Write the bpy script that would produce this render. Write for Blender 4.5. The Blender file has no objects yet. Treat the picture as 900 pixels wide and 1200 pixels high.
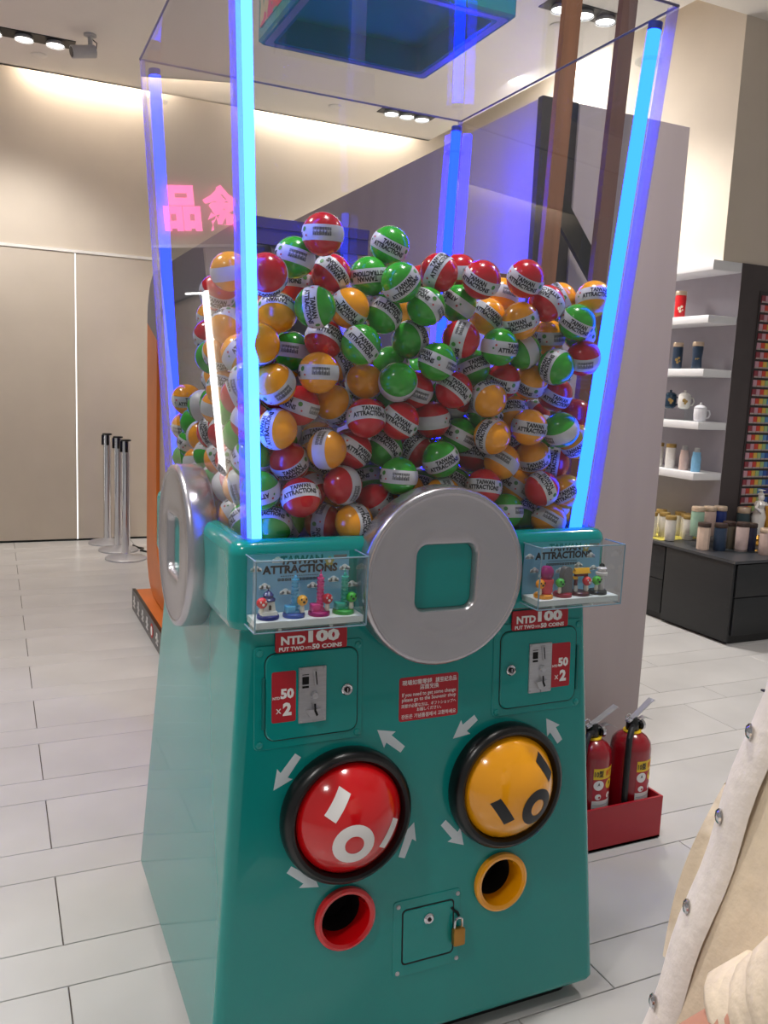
import bpy, bmesh, math, random
from mathutils import Matrix, Vector, Quaternion
random.seed(7)
SC = bpy.context.scene
COL = SC.collection
PI = math.pi

# ------------------------------------------------------------------ camera
cam_data = bpy.data.cameras.new('camera')
cam_data.sensor_fit = 'VERTICAL'
cam_data.sensor_height = 36.0
cam_data.lens = 36.0 * 996.66 / 1200.0
cam_data.clip_start = 0.05
cam = bpy.data.objects.new('camera', cam_data)
COL.objects.link(cam)
_yaw, _pitch, _roll = -0.4325, 0.1461, 0.0433
_f = Vector((-math.sin(_yaw) * math.cos(_pitch), math.cos(_yaw) * math.cos(_pitch), -math.sin(_pitch)))
_r = Vector((math.cos(_yaw), math.sin(_yaw), 0))
_u = _r.cross(_f)
_r2 = _r * math.cos(_roll) + _u * math.sin(_roll)
_u2 = -_r * math.sin(_roll) + _u * math.cos(_roll)
cam.matrix_world = Matrix(((_r2.x, _u2.x, -_f.x, -0.8506), (_r2.y, _u2.y, -_f.y, -1.9794),
                           (_r2.z, _u2.z, -_f.z, 1.4824), (0, 0, 0, 1)))
SC.camera = cam

# ------------------------------------------------------------------ world, exposure, large lights
SC.view_settings.view_transform = 'Standard'
SC.view_settings.look = 'None'
SC.view_settings.gamma = 1.0
SC.view_settings.use_curve_mapping = False
SC.view_settings.exposure = 0.0
world = bpy.data.worlds.new('hall_world')
SC.world = world
world.use_nodes = True
_bg = world.node_tree.nodes['Background']
_bg.inputs[0].default_value = (1.0, 0.975, 0.95, 1)
_bg.inputs[1].default_value = 0.29


def area_light(name, loc, size, size_y, energy, color, aim):
    d = bpy.data.lights.new(name, 'AREA')
    d.shape = 'RECTANGLE'
    d.size, d.size_y, d.energy, d.color = size, size_y, energy, color
    o = bpy.data.objects.new(name, d)
    COL.objects.link(o)
    o.location = loc
    o.rotation_euler = Vector(aim).to_track_quat('-Z', 'Y').to_euler()
    return o


def spot_light(name, loc, energy, color, aim=(0, 0, -1), angle=80, blend=.6, radius=.05):
    d = bpy.data.lights.new(name, 'SPOT')
    d.energy, d.color, d.spot_size, d.spot_blend, d.shadow_soft_size = energy, color, math.radians(angle), blend, radius
    o = bpy.data.objects.new(name, d)
    COL.objects.link(o)
    o.location = loc
    o.rotation_euler = Vector(aim).to_track_quat('-Z', 'Y').to_euler()
    return o


WARM = (1.0, .88, .74)
NEUT = (1.0, .965, .93)
# cove strips hidden in the slot between ceiling and back wall, and above the shelf bulkhead
area_light('cove_light', (.0, 5.90, 4.02), 1.1, .06, 15, WARM, (0, .12, -1))
area_light('cove_light', (2.1, 5.90, 4.02), 1.6, .06, 22, WARM, (0, .12, -1))
area_light('cove_light', (-2.6, 5.90, 4.02), 2.4, .06, 14, WARM, (0, .12, -1))
area_light('cove_light', (3.17, 4.0, 4.05), .12, 3.3, 150, NEUT, (.55, 0, -1))
area_light('ledge_light', (3.425, 3.2, 2.392), .05, 1.7, 9, NEUT, (.25, 0, 1))

# ------------------------------------------------------------------ materials
def lin(c):
    c /= 255.0
    return c / 12.92 if c <= .04045 else ((c + .055) / 1.055) ** 2.4


def rgb(c):
    return (lin(c[0]), lin(c[1]), lin(c[2]), 1)


MATS = {}


def mat(name, col, rough=.5, metal=0., var=.08, scale=9., bump=0., coat=0., emit=None, spec=.5, stretch=None, detail=3., alpha_tint=None):
    if name in MATS:
        return MATS[name]
    m = bpy.data.materials.new(name)
    m.use_nodes = True
    nt = m.node_tree
    b = nt.nodes['Principled BSDF']
    b.inputs['Roughness'].default_value = rough
    b.inputs['Metallic'].default_value = metal
    b.inputs['Specular IOR Level'].default_value = spec
    b.inputs['Coat Weight'].default_value = coat
    b.inputs['Coat Roughness'].default_value = .04
    c = rgb(col)
    tc = nt.nodes.new('ShaderNodeTexCoord')
    mp = nt.nodes.new('ShaderNodeMapping')
    if stretch:
        mp.inputs['Scale'].default_value = stretch
    nz = nt.nodes.new('ShaderNodeTexNoise')
    nz.inputs['Scale'].default_value = scale
    nz.inputs['Detail'].default_value = detail
    nt.links.new(tc.outputs['Object'], mp.inputs[0])
    nt.links.new(mp.outputs[0], nz.inputs['Vector'])
    rp = nt.nodes.new('ShaderNodeValToRGB')
    rp.color_ramp.elements[0].position = .3
    rp.color_ramp.elements[1].position = .7
    rp.color_ramp.elements[0].color = tuple(max(0, x * (1 - var)) for x in c[:3]) + (1,)
    rp.color_ramp.elements[1].color = tuple(min(1, x * (1 + var)) for x in c[:3]) + (1,)
    nt.links.new(nz.outputs['Fac'], rp.inputs[0])
    nt.links.new(rp.outputs[0], b.inputs['Base Color'])
    if bump:
        bp = nt.nodes.new('ShaderNodeBump')
        bp.inputs['Strength'].default_value = bump
        bp.inputs['Distance'].default_value = .01
        nt.links.new(nz.outputs['Fac'], bp.inputs['Height'])
        nt.links.new(bp.outputs[0], b.inputs['Normal'])
    if emit:
        b.inputs['Emission Color'].default_value = tuple(emit[:3]) + (1,)
        b.inputs['Emission Strength'].default_value = emit[3]
    MATS[name] = m
    return m


def sheet(name, tint=(.97, .98, .99), boost=1.25, rough=.0):
    """thin clear sheet: reflects by Fresnel on the face the ray enters, passes the rest straight on"""
    if name in MATS:
        return MATS[name]
    m = bpy.data.materials.new(name)
    m.use_nodes = True
    nt = m.node_tree
    nt.nodes.remove(nt.nodes['Principled BSDF'])
    out = nt.nodes['Material Output']
    fr = nt.nodes.new('ShaderNodeFresnel')
    fr.inputs['IOR'].default_value = 1.49
    ge = nt.nodes.new('ShaderNodeNewGeometry')
    inv = nt.nodes.new('ShaderNodeMath')
    inv.operation = 'SUBTRACT'
    inv.inputs[0].default_value = boost
    bo = nt.nodes.new('ShaderNodeMath')
    bo.operation = 'MULTIPLY'
    bo.inputs[1].default_value = boost
    nt.links.new(ge.outputs['Backfacing'], bo.inputs[0])
    nt.links.new(bo.outputs[0], inv.inputs[1])
    mu = nt.nodes.new('ShaderNodeMath')
    mu.operation = 'MULTIPLY'
    mu.use_clamp = True
    nt.links.new(fr.outputs[0], mu.inputs[0])
    nt.links.new(inv.outputs[0], mu.inputs[1])
    tr = nt.nodes.new('ShaderNodeBsdfTransparent')
    tr.inputs[0].default_value = tuple(tint) + (1,)
    gl = nt.nodes.new('ShaderNodeBsdfGlossy')
    gl.inputs['Roughness'].default_value = rough
    mx = nt.nodes.new('ShaderNodeMixShader')
    nt.links.new(mu.outputs[0], mx.inputs[0])
    nt.links.new(tr.outputs[0], mx.inputs[1])
    nt.links.new(gl.outputs[0], mx.inputs[2])
    nt.links.new(mx.outputs[0], out.inputs[0])
    MATS[name] = m
    return m


def glow(name, col, strength):
    if name in MATS:
        return MATS[name]
    m = bpy.data.materials.new(name)
    m.use_nodes = True
    nt = m.node_tree
    nt.nodes.remove(nt.nodes['Principled BSDF'])
    e = nt.nodes.new('ShaderNodeEmission')
    e.inputs[0].default_value = tuple(col) + (1,)
    e.inputs[1].default_value = strength
    nt.links.new(e.outputs[0], nt.nodes['Material Output'].inputs[0])
    MATS[name] = m
    return m


def cloudy(name, col, clear):
    """milky clear plastic that catches light from inside"""
    m = bpy.data.materials.new(name)
    m.use_nodes = True
    nt = m.node_tree
    nt.nodes.remove(nt.nodes['Principled BSDF'])
    tr = nt.nodes.new('ShaderNodeBsdfTransparent')
    tl = nt.nodes.new('ShaderNodeBsdfTranslucent')
    df = nt.nodes.new('ShaderNodeBsdfDiffuse')
    for n in (tl, df):
        n.inputs[0].default_value = tuple(col) + (1,)
    a = nt.nodes.new('ShaderNodeMixShader')
    nt.links.new(tl.outputs[0], a.inputs[1])
    nt.links.new(df.outputs[0], a.inputs[2])
    b = nt.nodes.new('ShaderNodeMixShader')
    b.inputs[0].default_value = clear
    nt.links.new(a.outputs[0], b.inputs[1])
    nt.links.new(tr.outputs[0], b.inputs[2])
    nt.links.new(b.outputs[0], nt.nodes['Material Output'].inputs[0])
    return m


# ------------------------------------------------------------------ mesh helpers
def rrect(hx, hy, r, n=5, g=0.):
    r = max(1e-5, min(r, hx, hy))
    pts = []
    for cx, cy, a0 in ((hx - r, hy - r, 0), (-hx + r, hy - r, PI / 2), (-hx + r, -hy + r, PI), (hx - r, -hy + r, 1.5 * PI)):
        if g:
            pts.append((cx + r * math.cos(a0) + g * math.sin(a0), cy + r * math.sin(a0) - g * math.cos(a0)))
        for i in range(n + 1):
            a = a0 + PI / 2 * i / n
            pts.append((cx + r * math.cos(a), cy + r * math.sin(a)))
        if g:
            a = a0 + PI / 2
            pts.append((cx + r * math.cos(a) - g * math.sin(a), cy + r * math.sin(a) + g * math.cos(a)))
    return pts


def circ(r, n=24, cx=0, cy=0):
    return [(cx + r * math.cos(2 * PI * i / n), cy + r * math.sin(2 * PI * i / n)) for i in range(n)]


class MB:
    def __init__(s):
        s.v, s.f, s.m = [], [], []

    def add(s, vs, fs, mi=0):
        k = len(s.v)
        s.v += [tuple(p) for p in vs]
        for f in fs:
            s.f.append([i + k for i in f])
            s.m.append(mi)
        return s

    def box(s, x0, x1, y0, y1, z0, z1, mi=0):
        return s.add([(x0, y0, z0), (x1, y0, z0), (x1, y1, z0), (x0, y1, z0), (x0, y0, z1), (x1, y0, z1), (x1, y1, z1), (x0, y1, z1)],
                     [(3, 2, 1, 0), (4, 5, 6, 7), (0, 1, 5, 4), (1, 2, 6, 5), (2, 3, 7, 6), (3, 0, 4, 7)], mi)

    def loft(s, rings, cap0=True, cap1=True, mi=0):
        n = len(rings[0])
        vs = [p for r in rings for p in r]
        fs = []
        for k in range(len(rings) - 1):
            a, b = k * n, (k + 1) * n
            for i in range(n):
                j = (i + 1) % n
                fs.append((a + i, a + j, b + j, b + i))
        if cap0:
            fs.append(tuple(reversed(range(n))))
        if cap1:
            fs.append(tuple(range((len(rings) - 1) * n, len(rings) * n)))
        return s.add(vs, fs, mi)

    def prism(s, pts, z0, z1, mi=0, bev=0.):
        if bev:
            from_c = (sum(p[0] for p in pts) / len(pts), sum(p[1] for p in pts) / len(pts))
            mx = max(max(abs(p[0] - from_c[0]), abs(p[1] - from_c[1])) for p in pts)
            k = 1 - bev / mx
            sm = [(from_c[0] + (p[0] - from_c[0]) * k, from_c[1] + (p[1] - from_c[1]) * k) for p in pts]
            return s.loft([[(x, y, z0) for x, y in pts], [(x, y, z1 - bev) for x, y in pts], [(x, y, z1) for x, y in sm]], mi=mi)
        return s.loft([[(x, y, z0) for x, y in pts], [(x, y, z1) for x, y in pts]], mi=mi)

    def rbox(s, x0, x1, y0, y1, z0, z1, r=.01, b=.006, mi=0, n=4):
        cx, cy, hx, hy = (x0 + x1) / 2, (y0 + y1) / 2, (x1 - x0) / 2, (y1 - y0) / 2
        rings = []
        for z, d in ((z0, b), (z0 + b * .3, b * .3), (z0 + b, 0), (z1 - b, 0), (z1 - b * .3, b * .3), (z1, b)):
            rings.append([(cx + x, cy + y, z) for x, y in rrect(hx - d, hy - d, r, n)])
        return s.loft(rings, mi=mi)

    def lathe(s, prof, n=20, c=(0, 0, 0), mi=0, cap0=True, cap1=True):
        return s.loft([[(c[0] + x, c[1] + y, c[2] + z) for x, y in circ(max(r, 1e-4), n)] for r, z in prof], cap0, cap1, mi)

    def tube(s, path, r, n=10, mi=0, cap=True):
        path = [Vector(p) for p in path]
        rr = r if isinstance(r, (list, tuple)) else [r] * len(path)
        rings = []
        up = None
        for i, p in enumerate(path):
            t = (path[min(i + 1, len(path) - 1)] - path[max(i - 1, 0)]).normalized()
            if up is None:
                up = t.orthogonal().normalized()
            up = (up - t * up.dot(t)).normalized()
            sd = t.cross(up)
            rings.append([tuple(p + (up * math.cos(2 * PI * k / n) + sd * math.sin(2 * PI * k / n)) * rr[i]) for k in range(n)])
        return s.loft(rings, cap, cap, mi)

    def ball(s, c, r, nu=20, nv=12, mi=0):
        if not isinstance(r, (tuple, list)):
            r = (r, r, r)
        vs = [(c[0], c[1], c[2] + r[2])]
        for i in range(1, nv):
            a = PI * i / nv
            for k in range(nu):
                b = 2 * PI * k / nu
                vs.append((c[0] + r[0] * math.sin(a) * math.cos(b), c[1] + r[1] * math.sin(a) * math.sin(b), c[2] + r[2] * math.cos(a)))
        vs.append((c[0], c[1], c[2] - r[2]))
        fs = [(0, 1 + k, 1 + (k + 1) % nu) for k in range(nu)]
        for i in range(nv - 2):
            for k in range(nu):
                a, b = 1 + i * nu, 1 + (i + 1) * nu
                fs.append((a + k, b + k, b + (k + 1) % nu, a + (k + 1) % nu))
        L = len(vs) - 1
        a = 1 + (nv - 2) * nu
        fs += [(a + k, L, a + (k + 1) % nu) for k in range(nu)]
        return s.add(vs, fs, mi)

    def mesh(s, name, mats, sharp=35):
        me = bpy.data.meshes.new(name)
        me.from_pydata(s.v, [], s.f)
        for m in (mats if isinstance(mats, (list, tuple)) else [mats]):
            me.materials.append(m)
        for p, i in zip(me.polygons, s.m):
            p.material_index = i
            p.use_smooth = True
        me.update()
        me.set_sharp_from_angle(angle=math.radians(sharp))
        return me

    def obj(s, name, mats, parent=None, mx=None, sharp=35):
        return link(name, s.mesh(name, mats, sharp), parent, mx)


def link(name, me, parent=None, mx=None):
    o = bpy.data.objects.new(name, me)
    COL.objects.link(o)
    if parent:
        o.parent = parent
    if mx is not None:
        o.matrix_local = mx
    return o


def tag(o, label=None, cat=None, group=None, kind=None):
    if label:
        o['label'] = label
    if cat:
        o['category'] = cat
    if group:
        o['group'] = group
    if kind:
        o['kind'] = kind
    return o


def thing(name, label, cat, loc=(0, 0, 0), group=None, rz=0):
    o = bpy.data.objects.new(name, None)
    o.empty_display_size = .05
    COL.objects.link(o)
    o.location = loc
    o.rotation_euler = (0, 0, rz)
    return tag(o, label, cat, group)


def frame(o, x, y, z=None):
    """matrix with the given origin and axes"""
    x = Vector(x).normalized()
    y = Vector(y).normalized()
    z = x.cross(y) if z is None else Vector(z)
    return Matrix(((x.x, y.x, z.x, o[0]), (x.y, y.y, z.y, o[1]), (x.z, y.z, z.z, o[2]), (0, 0, 0, 1)))


_tc = {}


def text(s, size=1., bold=0., width=None, sx=1.):
    """triangles of a line of lettering, centred, as (verts2d, faces)"""
    key = (s, bold)
    if key not in _tc:
        c = bpy.data.curves.new('lettering', 'FONT')
        c.body, c.size, c.offset, c.resolution_u, c.align_x, c.align_y = s, 1., bold, 2, 'CENTER', 'CENTER'
        o = bpy.data.objects.new('lettering', c)
        me = bpy.data.meshes.new_from_object(o)
        _tc[key] = ([(v.co.x, v.co.y) for v in me.vertices], [tuple(p.vertices) for p in me.polygons])
        bpy.data.objects.remove(o)
        bpy.data.curves.remove(c)
        bpy.data.meshes.remove(me)
    v, f = _tc[key]
    x0, x1 = min(p[0] for p in v), max(p[0] for p in v)
    y0, y1 = min(p[1] for p in v), max(p[1] for p in v)
    k = size
    kx = (width / (x1 - x0)) if width else k * sx
    cx, cy = (x0 + x1) / 2, (y0 + y1) / 2
    return [((p[0] - cx) * kx, (p[1] - cy) * k) for p in v], f


def put_text(mb, s, x, y, size, z=0., bold=.02, width=None, mi=0):
    v, f = text(s, size, bold, width)
    mb.add([(p[0] + x, p[1] + y, z) for p in v], f, mi)


# ------------------------------------------------------------------ palette
M_floor = mat('floor_tile', (190, 188, 186), .28, var=.09, scale=2.2, bump=.02)
M_grout = mat('grout', (92, 82, 74), .8)
M_wall = mat('wall_paint', (205, 193, 177), .75, var=.03, scale=3)
M_ceil = mat('ceiling_paint', (224, 220, 212), .8, var=.02, scale=2)
M_part = mat('partition_laminate', (172, 158, 155), .45, var=.06, scale=6, stretch=(1, 1, .12))
M_pdark = mat('partition_dark_edge', (36, 32, 34), .5, var=.05)
M_teal = mat('teal_lacquer', (0, 138, 133), .18, var=.03, scale=3, coat=.35, spec=.4)
M_tealin = mat('teal_recess', (0, 108, 104), .35, var=.03)
M_silver = mat('silver_paint', (184, 181, 185), .26, metal=.85, var=.03)
M_black = mat('black_plastic', (9, 9, 10), .28, var=.1)
M_hole = mat('dark_interior', (5, 5, 6), .9, var=.1)
M_line = mat('black_seam', (8, 20, 20), .8)
M_red = mat('red_plastic', (206, 10, 18), .15, var=.03, coat=.6)
M_yel = mat('yellow_plastic', (240, 160, 6), .15, var=.03, coat=.6)
M_bred = mat('ball_red', (196, 8, 26), .2, var=.04, coat=.4)
M_bgrn = mat('ball_green', (46, 160, 34), .2, var=.04, coat=.4)
M_byel = mat('ball_yellow', (244, 158, 12), .2, var=.04, coat=.4)
M_paper = mat('label_paper', (200, 200, 203), .4, var=.02)
M_ink = mat('print_black', (24, 24, 28), .5, var=.05)
M_inkg = mat('print_green', (60, 130, 50), .5)
M_inkr = mat('print_red', (196, 40, 30), .5)
M_white = mat('print_white', (232, 230, 228), .45, var=.02)
M_stick = mat('sticker_red', (172, 16, 34), .4, var=.05)
M_arrow = mat('arrow_white', (205, 215, 220), .45, var=.03)
M_steel = mat('brushed_steel', (186, 186, 190), .3, metal=.6, var=.08, scale=40, stretch=(1, 8, 1))
M_chrome = mat('chrome', (210, 210, 214), .12, metal=1., var=.04)
M_brass = mat('brass', (176, 128, 62), .32, metal=.8, var=.08)
M_acr = sheet('clear_acrylic')
M_case = sheet('case_acrylic', (.94, .97, .97), 1.5)
M_joint = cloudy('joint_acrylic_glow', (.34, .28, .85), .66)  # violet-blue glow of the tubes is put into the joint colour
M_edge = mat('acrylic_edge', (120, 150, 165), .25, var=.1)
M_tube = glow('led_tube_front', (.035, .30, 6.0), 2.2)
M_tuben = glow('led_tube_near', (.14, .60, 6.0), 2.2)
M_tubeb = glow('led_tube_back', (.07, .15, 4.5), 2.0)
M_tubew = glow('led_tube_wall', (.02, .10, 42.), 2.0)
M_tcap = mat('tube_cap', (24, 40, 130), .4)
M_wood = mat('brown_wood', (122, 76, 44), .55, var=.22, scale=5, stretch=(6, 6, .5), bump=.05)
M_wood2 = mat('dark_brown_wood', (92, 56, 44), .55, var=.22, scale=5, stretch=(6, 6, .5), bump=.05)
M_orange = mat('orange_panel', (206, 110, 36), .4, var=.12, scale=3)
M_slate = mat('slate_panel', (92, 92, 106), .4, var=.05)
M_beige = mat('beige_panel', (176, 160, 148), .5, var=.04)
M_cab = mat('cabinet_black', (27, 29, 31), .5, var=.12, scale=10, stretch=(1, 1, 6))
M_shelf = mat('shelf_white', (226, 226, 228), .4, var=.02)
M_greyw = mat('grey_shelf_wall', (156, 152, 160), .7, var=.03)
M_brownw = mat('dark_brown_wall', (74, 66, 66), .7, var=.05)
M_lamp = glow('lamp_face', (1, .96, .9), 9.)
M_trough = mat('lamp_trough', (22, 22, 24), .5)
M_grey = mat('grey_plastic', (168, 168, 168), .4)

# ================================================================== THE ROOM
CEIL = 3.87
WY = 5.98
floor = MB().box(-4.0, 6.4, -3.6, 6.2, -.08, -.006).obj('floor', M_grout)
tag(floor, 'pale grey floor of wide and narrow tile rows', kind='structure')
_tiles = {}


def floor_tile(x0, x1, y0, y1):
    key = (round(x1 - x0, 3), round(y1 - y0, 3))
    if key not in _tiles:
        hx, hy = key[0] / 2 - .0016, key[1] / 2 - .0016
        _tiles[key] = MB().loft([[(x, y, z) for x, y in ((hx - d, hy - d), (-hx + d, hy - d), (-hx + d, -hy + d), (hx - d, -hy + d))]
                                 for z, d in ((-.012, 0), (-.0012, 0), (0, .0012))]).mesh('tile', M_floor)
    o = link('tile', _tiles[key], floor)
    o.location = ((x0 + x1) / 2, (y0 + y1) / 2, 0)


for k in range(-7, 12):
    for j in range(-3, 7):
        floor_tile(-.715 + .975 * j, -.715 + .975 * (j + 1), .2 + .5 * k, .535 + .5 * k)
    for j in range(-2, 3):
        floor_tile(.55 + 1.95 * j, .55 + 1.95 * (j + 1), .035 + .5 * k, .2 + .5 * k)

# ceiling with the cove slot along the back wall and along the bulkhead
tag(MB().box(-4.0, 3.06, -3.6, 5.84, CEIL, CEIL + .06).box(3.06, 6.4, -3.6, 2.31, CEIL, CEIL + .06)
    .box(-4.0, 6.4, 5.84, 6.2, 4.2, 4.26).box(3.06, 6.4, 2.31, 5.84, 4.2, 4.26)
    .box(-4.0, 3.06, 5.80, 5.84, CEIL, 4.2).box(3.02, 3.06, 2.31, 5.84, CEIL + .06, 4.2).box(3.06, 6.4, 2.27, 2.31, CEIL + .06, 4.2)
    .obj('ceiling', M_ceil), 'plain pale ceiling with a light slot along the back wall', kind='structure')
tag(MB().box(-4.0, 6.4, WY, WY + .1, 2.53, 4.2).obj('wall_back', M_wall), 'beige back wall lit from a ceiling slot', kind='structure')
for n, x0, x1 in ((1, -1.50, -.195), (2, -.183, 2.2), (3, 2.21, 6.4), (4, -4.0, -1.92)):
    tag(MB().box(x0, x1, WY - .005, WY + .08, .018, 2.50).obj('door_%d' % n, M_wall), 'tall flush beige sliding door panel of the back wall', kind='structure')
tag(MB().box(-4.0, 6.4, WY - .012, WY + .02, 2.502, 2.527).obj('trim_1', mat('trim_white', (236, 232, 224), .4)), 'thin white rail above the back wall doors', kind='structure')
tag(MB().box(-4.0, 6.4, WY + .1, WY + .2, 0, 2.53).obj('wall_behind', M_trough), 'dark space behind the sliding doors', kind='structure')
tag(MB().box(-.1950, -.1830, WY + .02, WY + .04, .0, 2.50).obj('light_strip', glow('daylight_gap', (1, .99, .97), 1.5)),
    'bright vertical light gap between two sliding doors', 'light gap')
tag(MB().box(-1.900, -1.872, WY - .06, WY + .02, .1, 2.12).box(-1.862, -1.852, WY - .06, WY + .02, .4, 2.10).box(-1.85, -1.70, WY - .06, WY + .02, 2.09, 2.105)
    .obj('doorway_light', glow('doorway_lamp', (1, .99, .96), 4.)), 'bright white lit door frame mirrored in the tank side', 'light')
# pink lettering over the doorway, seen mirrored in the tank
sg = thing('shop_sign', 'glowing pink shop lettering mirrored in the tank side panel', 'sign', (-2.09, WY - .05, 2.83))
M_pink = glow('pink_neon', (1.0, .13, .40), 3.8)
for i, ch in enumerate('紀念品'):
    mb = MB()
    put_text(mb, ch, 0, 0, .40, bold=.048, width=.33)
    mb.obj('letter', M_pink, sg, frame(((i - 1) * .355, 0, 0), (1, 0, 0), (0, 0, 1)))

# partition block behind the machine
wp = MB().box(.69, 1.273, .36, 5.0, 0, 2.375).obj('wall_middle', M_part)
tag(wp, 'tall greige partition block behind the machine', kind='structure')
MB().box(.826, 1.273, .33, .36, 0, 2.377).obj('panel', M_part, wp)
MB().box(.69, .823, .335, .36, 0, 2.38).obj('panel', M_pdark, wp)

# shelf block and bulkhead on the far side
wr = MB().box(3.635, 6.4, 2.3, 5.9, 0, 2.385).obj('wall_right', [M_greyw, M_brownw])
for p in wr.data.polygons:
    if p.normal.y < -.5:
        p.material_index = 1
tag(wr, 'shelf wall block with grey side and dark brown front', kind='structure')
tag(MB().box(3.47, 6.4, 2.31, 5.9, 2.385, 4.2).obj('wall_bulkhead', M_wall), 'white bulkhead above the shelf wall', kind='structure')
tag(MB().box(-4.0, 6.4, WY - .004, WY + .004, 0, .014).obj('door_gap_shade', M_line), 'dark gap line under the sliding doors', kind='structure')  # dark strip painted in for the shaded gap, no real skirting


# ------------------------------------------------------------------ ceiling fixtures
def ceiling_trough(label, cx, cy, n, pitch, energy=60, aim=(0, 0, -1), tilt=(0, 0, -1)):
    t = thing('recessed_spotlights', label, 'ceiling light', (cx, cy, CEIL), 'recessed ceiling spotlight troughs')
    L = n * pitch + .06
    MB().box(-L / 2, L / 2, -.085, .085, -.006, -.0005).obj('trough', M_trough, t)
    for i in range(n):
        x = (i - (n - 1) / 2) * pitch
        h = MB().lathe([(.055, -.005), (.066, -.02), (.066, -.034)], 18, (x, 0, 0), cap1=False).obj('lamp_housing', M_grey, t)
        MB().lathe([(.004, -.024), (.058, -.024)], 18, (x, 0, 0), cap0=False, cap1=False).add([(x + a, b, -.0245) for a, b in circ(.058, 18)], [tuple(reversed(range(18)))]).obj('lamp_face', M_lamp, h)
    s = spot_light('spotlight', (cx, cy, CEIL - .09), energy, NEUT, aim, 120, .8, .12)
    return t


ceiling_trough('row of three white spotlights in a black trough beside the security camera', -.70, 5.10, 4, .21, 170)
ceiling_trough('row of white spotlights in a black trough seen through the tank', 2.52, 5.20, 3, .15, 110)
ceiling_trough('row of white spotlights in a black trough above the tall wooden posts', 2.58, 2.78, 3, .17, 230)
ceiling_trough('added unseen row of spotlights in a black trough over the machine front', .10, -.55, 4, .21, 190)  # this and the next three fixtures are unseen, added to light the scene
ceiling_trough('added unseen row of spotlights in a black trough left of the machine', -1.7, .8, 4, .21, 330)  # added for more light on the machine's left face
ceiling_trough('added unseen row of spotlights in a black trough above the shop floor', 2.3, -.1, 4, .21, 190)
ceiling_trough('added unseen row of spotlights in a black trough behind the camera', -2.4, -1.6, 4, .21, 170)
for lab, x, y in (('round ceiling sensor below the spotlights by the security camera', -.48, 5.45),
                  ('round ceiling sensor seen above the wooden posts', 2.57, 3.03),
                  ('round ceiling sensor seen through the tank panel', 1.9, 5.35)):
    tag(MB().lathe([(.06, 0), (.06, -.006), (.045, -.014), (.01, -.016)], 20, (x, y, CEIL)).obj('ceiling_sensor', M_ceil), lab, 'sensor', 'round ceiling sensors')

t = thing('security_camera', 'grey bullet security camera hanging from the ceiling', 'security camera', (-.17, 4.83, CEIL))
MB().lathe([(.045, 0), (.045, -.012), (.018, -.02), (.015, -.09), (.02, -.10)], 14).obj('bracket', M_grey, t)
_bd = MB().tube([(.03, -.02, -.115), (-.13, -.05, -.155)], [.043, .043], 16).obj('body', M_grey, t)
MB().tube([(-.13, -.05, -.155), (-.134, -.051, -.156)], [.036, .03], 16).obj('lens', M_black, _bd)
MB().tube([(.0, 0, -.02), (.045, .0, -.05), (.04, 0, -.1)], .004, 6).obj('cable', M_black, t)

# ------------------------------------------------------------------ stanchions by the doors
for i, (x, y, lab) in enumerate(((.106, 5.085, 'steel queue post with black head, nearest of three by the doors'),
                                 (.092, 5.45, 'steel queue post, middle one of three by the doors'),
                                 (.045, 5.80, 'steel queue post, farthest of three and close to the doors'))):
    t = thing('queue_post', lab, 'queue post', (x, y, 0), 'steel queue posts by the doors')
    MB().lathe([(.165, 0), (.165, .012), (.15, .022), (.06, .036), (.034, .05)], 32).obj('base', M_steel, t)
    MB().lathe([(.033, .045), (.033, .963)], 20).obj('post', M_chrome, t)
    hd = MB().lathe([(.034, .962), (.041, .964), (.041, .974), (.036, .977)], 20).obj('head', M_black, t)
    MB().rbox(-.047, -.029, -.014, .014, .875, .963, .004, .002).obj('belt_clip', M_black, hd)
    MB().rbox(-.012, .012, -.046, -.030, .875, .963, .004, .002).obj('belt_clip', M_black, hd)
tag(MB().tube([(.24, 5.62, .006), (.27, 5.5, .006), (.30, 5.46, .008), (.27, 5.38, .006), (.32, 5.3, .006), (.42, 5.28, .006)], .01, 8).obj('floor_cable', M_black),
    'loose black cable on the floor behind the queue posts', 'cable')

# ------------------------------------------------------------------ orange kiosk against the partition
t = thing('photo_kiosk', 'orange and slate rounded kiosk on a base behind the machine', 'kiosk', (0, 0, 0))
KY, KZ = 2.30, 1.115


def ky(pts):
    return pts


def kring(hy, hz, r, x):
    return [(x, KY - a, KZ + b) for a, b in rrect(hy, hz, r, 8)]


outer = rrect(1.20, .975, .28, 8)
inner = rrect(.86, .76, .18, 8)


def rim_piece(sel, mb):
    n = len(outer)
    for i in range(n):
        j = (i + 1) % n
        zz = (outer[i][1] + outer[j][1]) / 2
        if not sel(zz):
            continue
        q = []
        for pts, x in ((outer, .0), (outer, .06), (inner, .06), (inner, .0)):
            q.append([(x + .02, KY - pts[k][0], KZ + pts[k][1]) for k in (i, j)])
        vs = [q[0][0], q[0][1], q[1][1], q[1][0], q[3][0], q[3][1], q[2][1], q[2][0]]
        mb.add(vs, [(0, 1, 2, 3), (7, 6, 5, 4), (0, 4, 5, 1), (3, 2, 6, 7), (0, 3, 7, 4), (1, 5, 6, 2)])
    return mb


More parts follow.
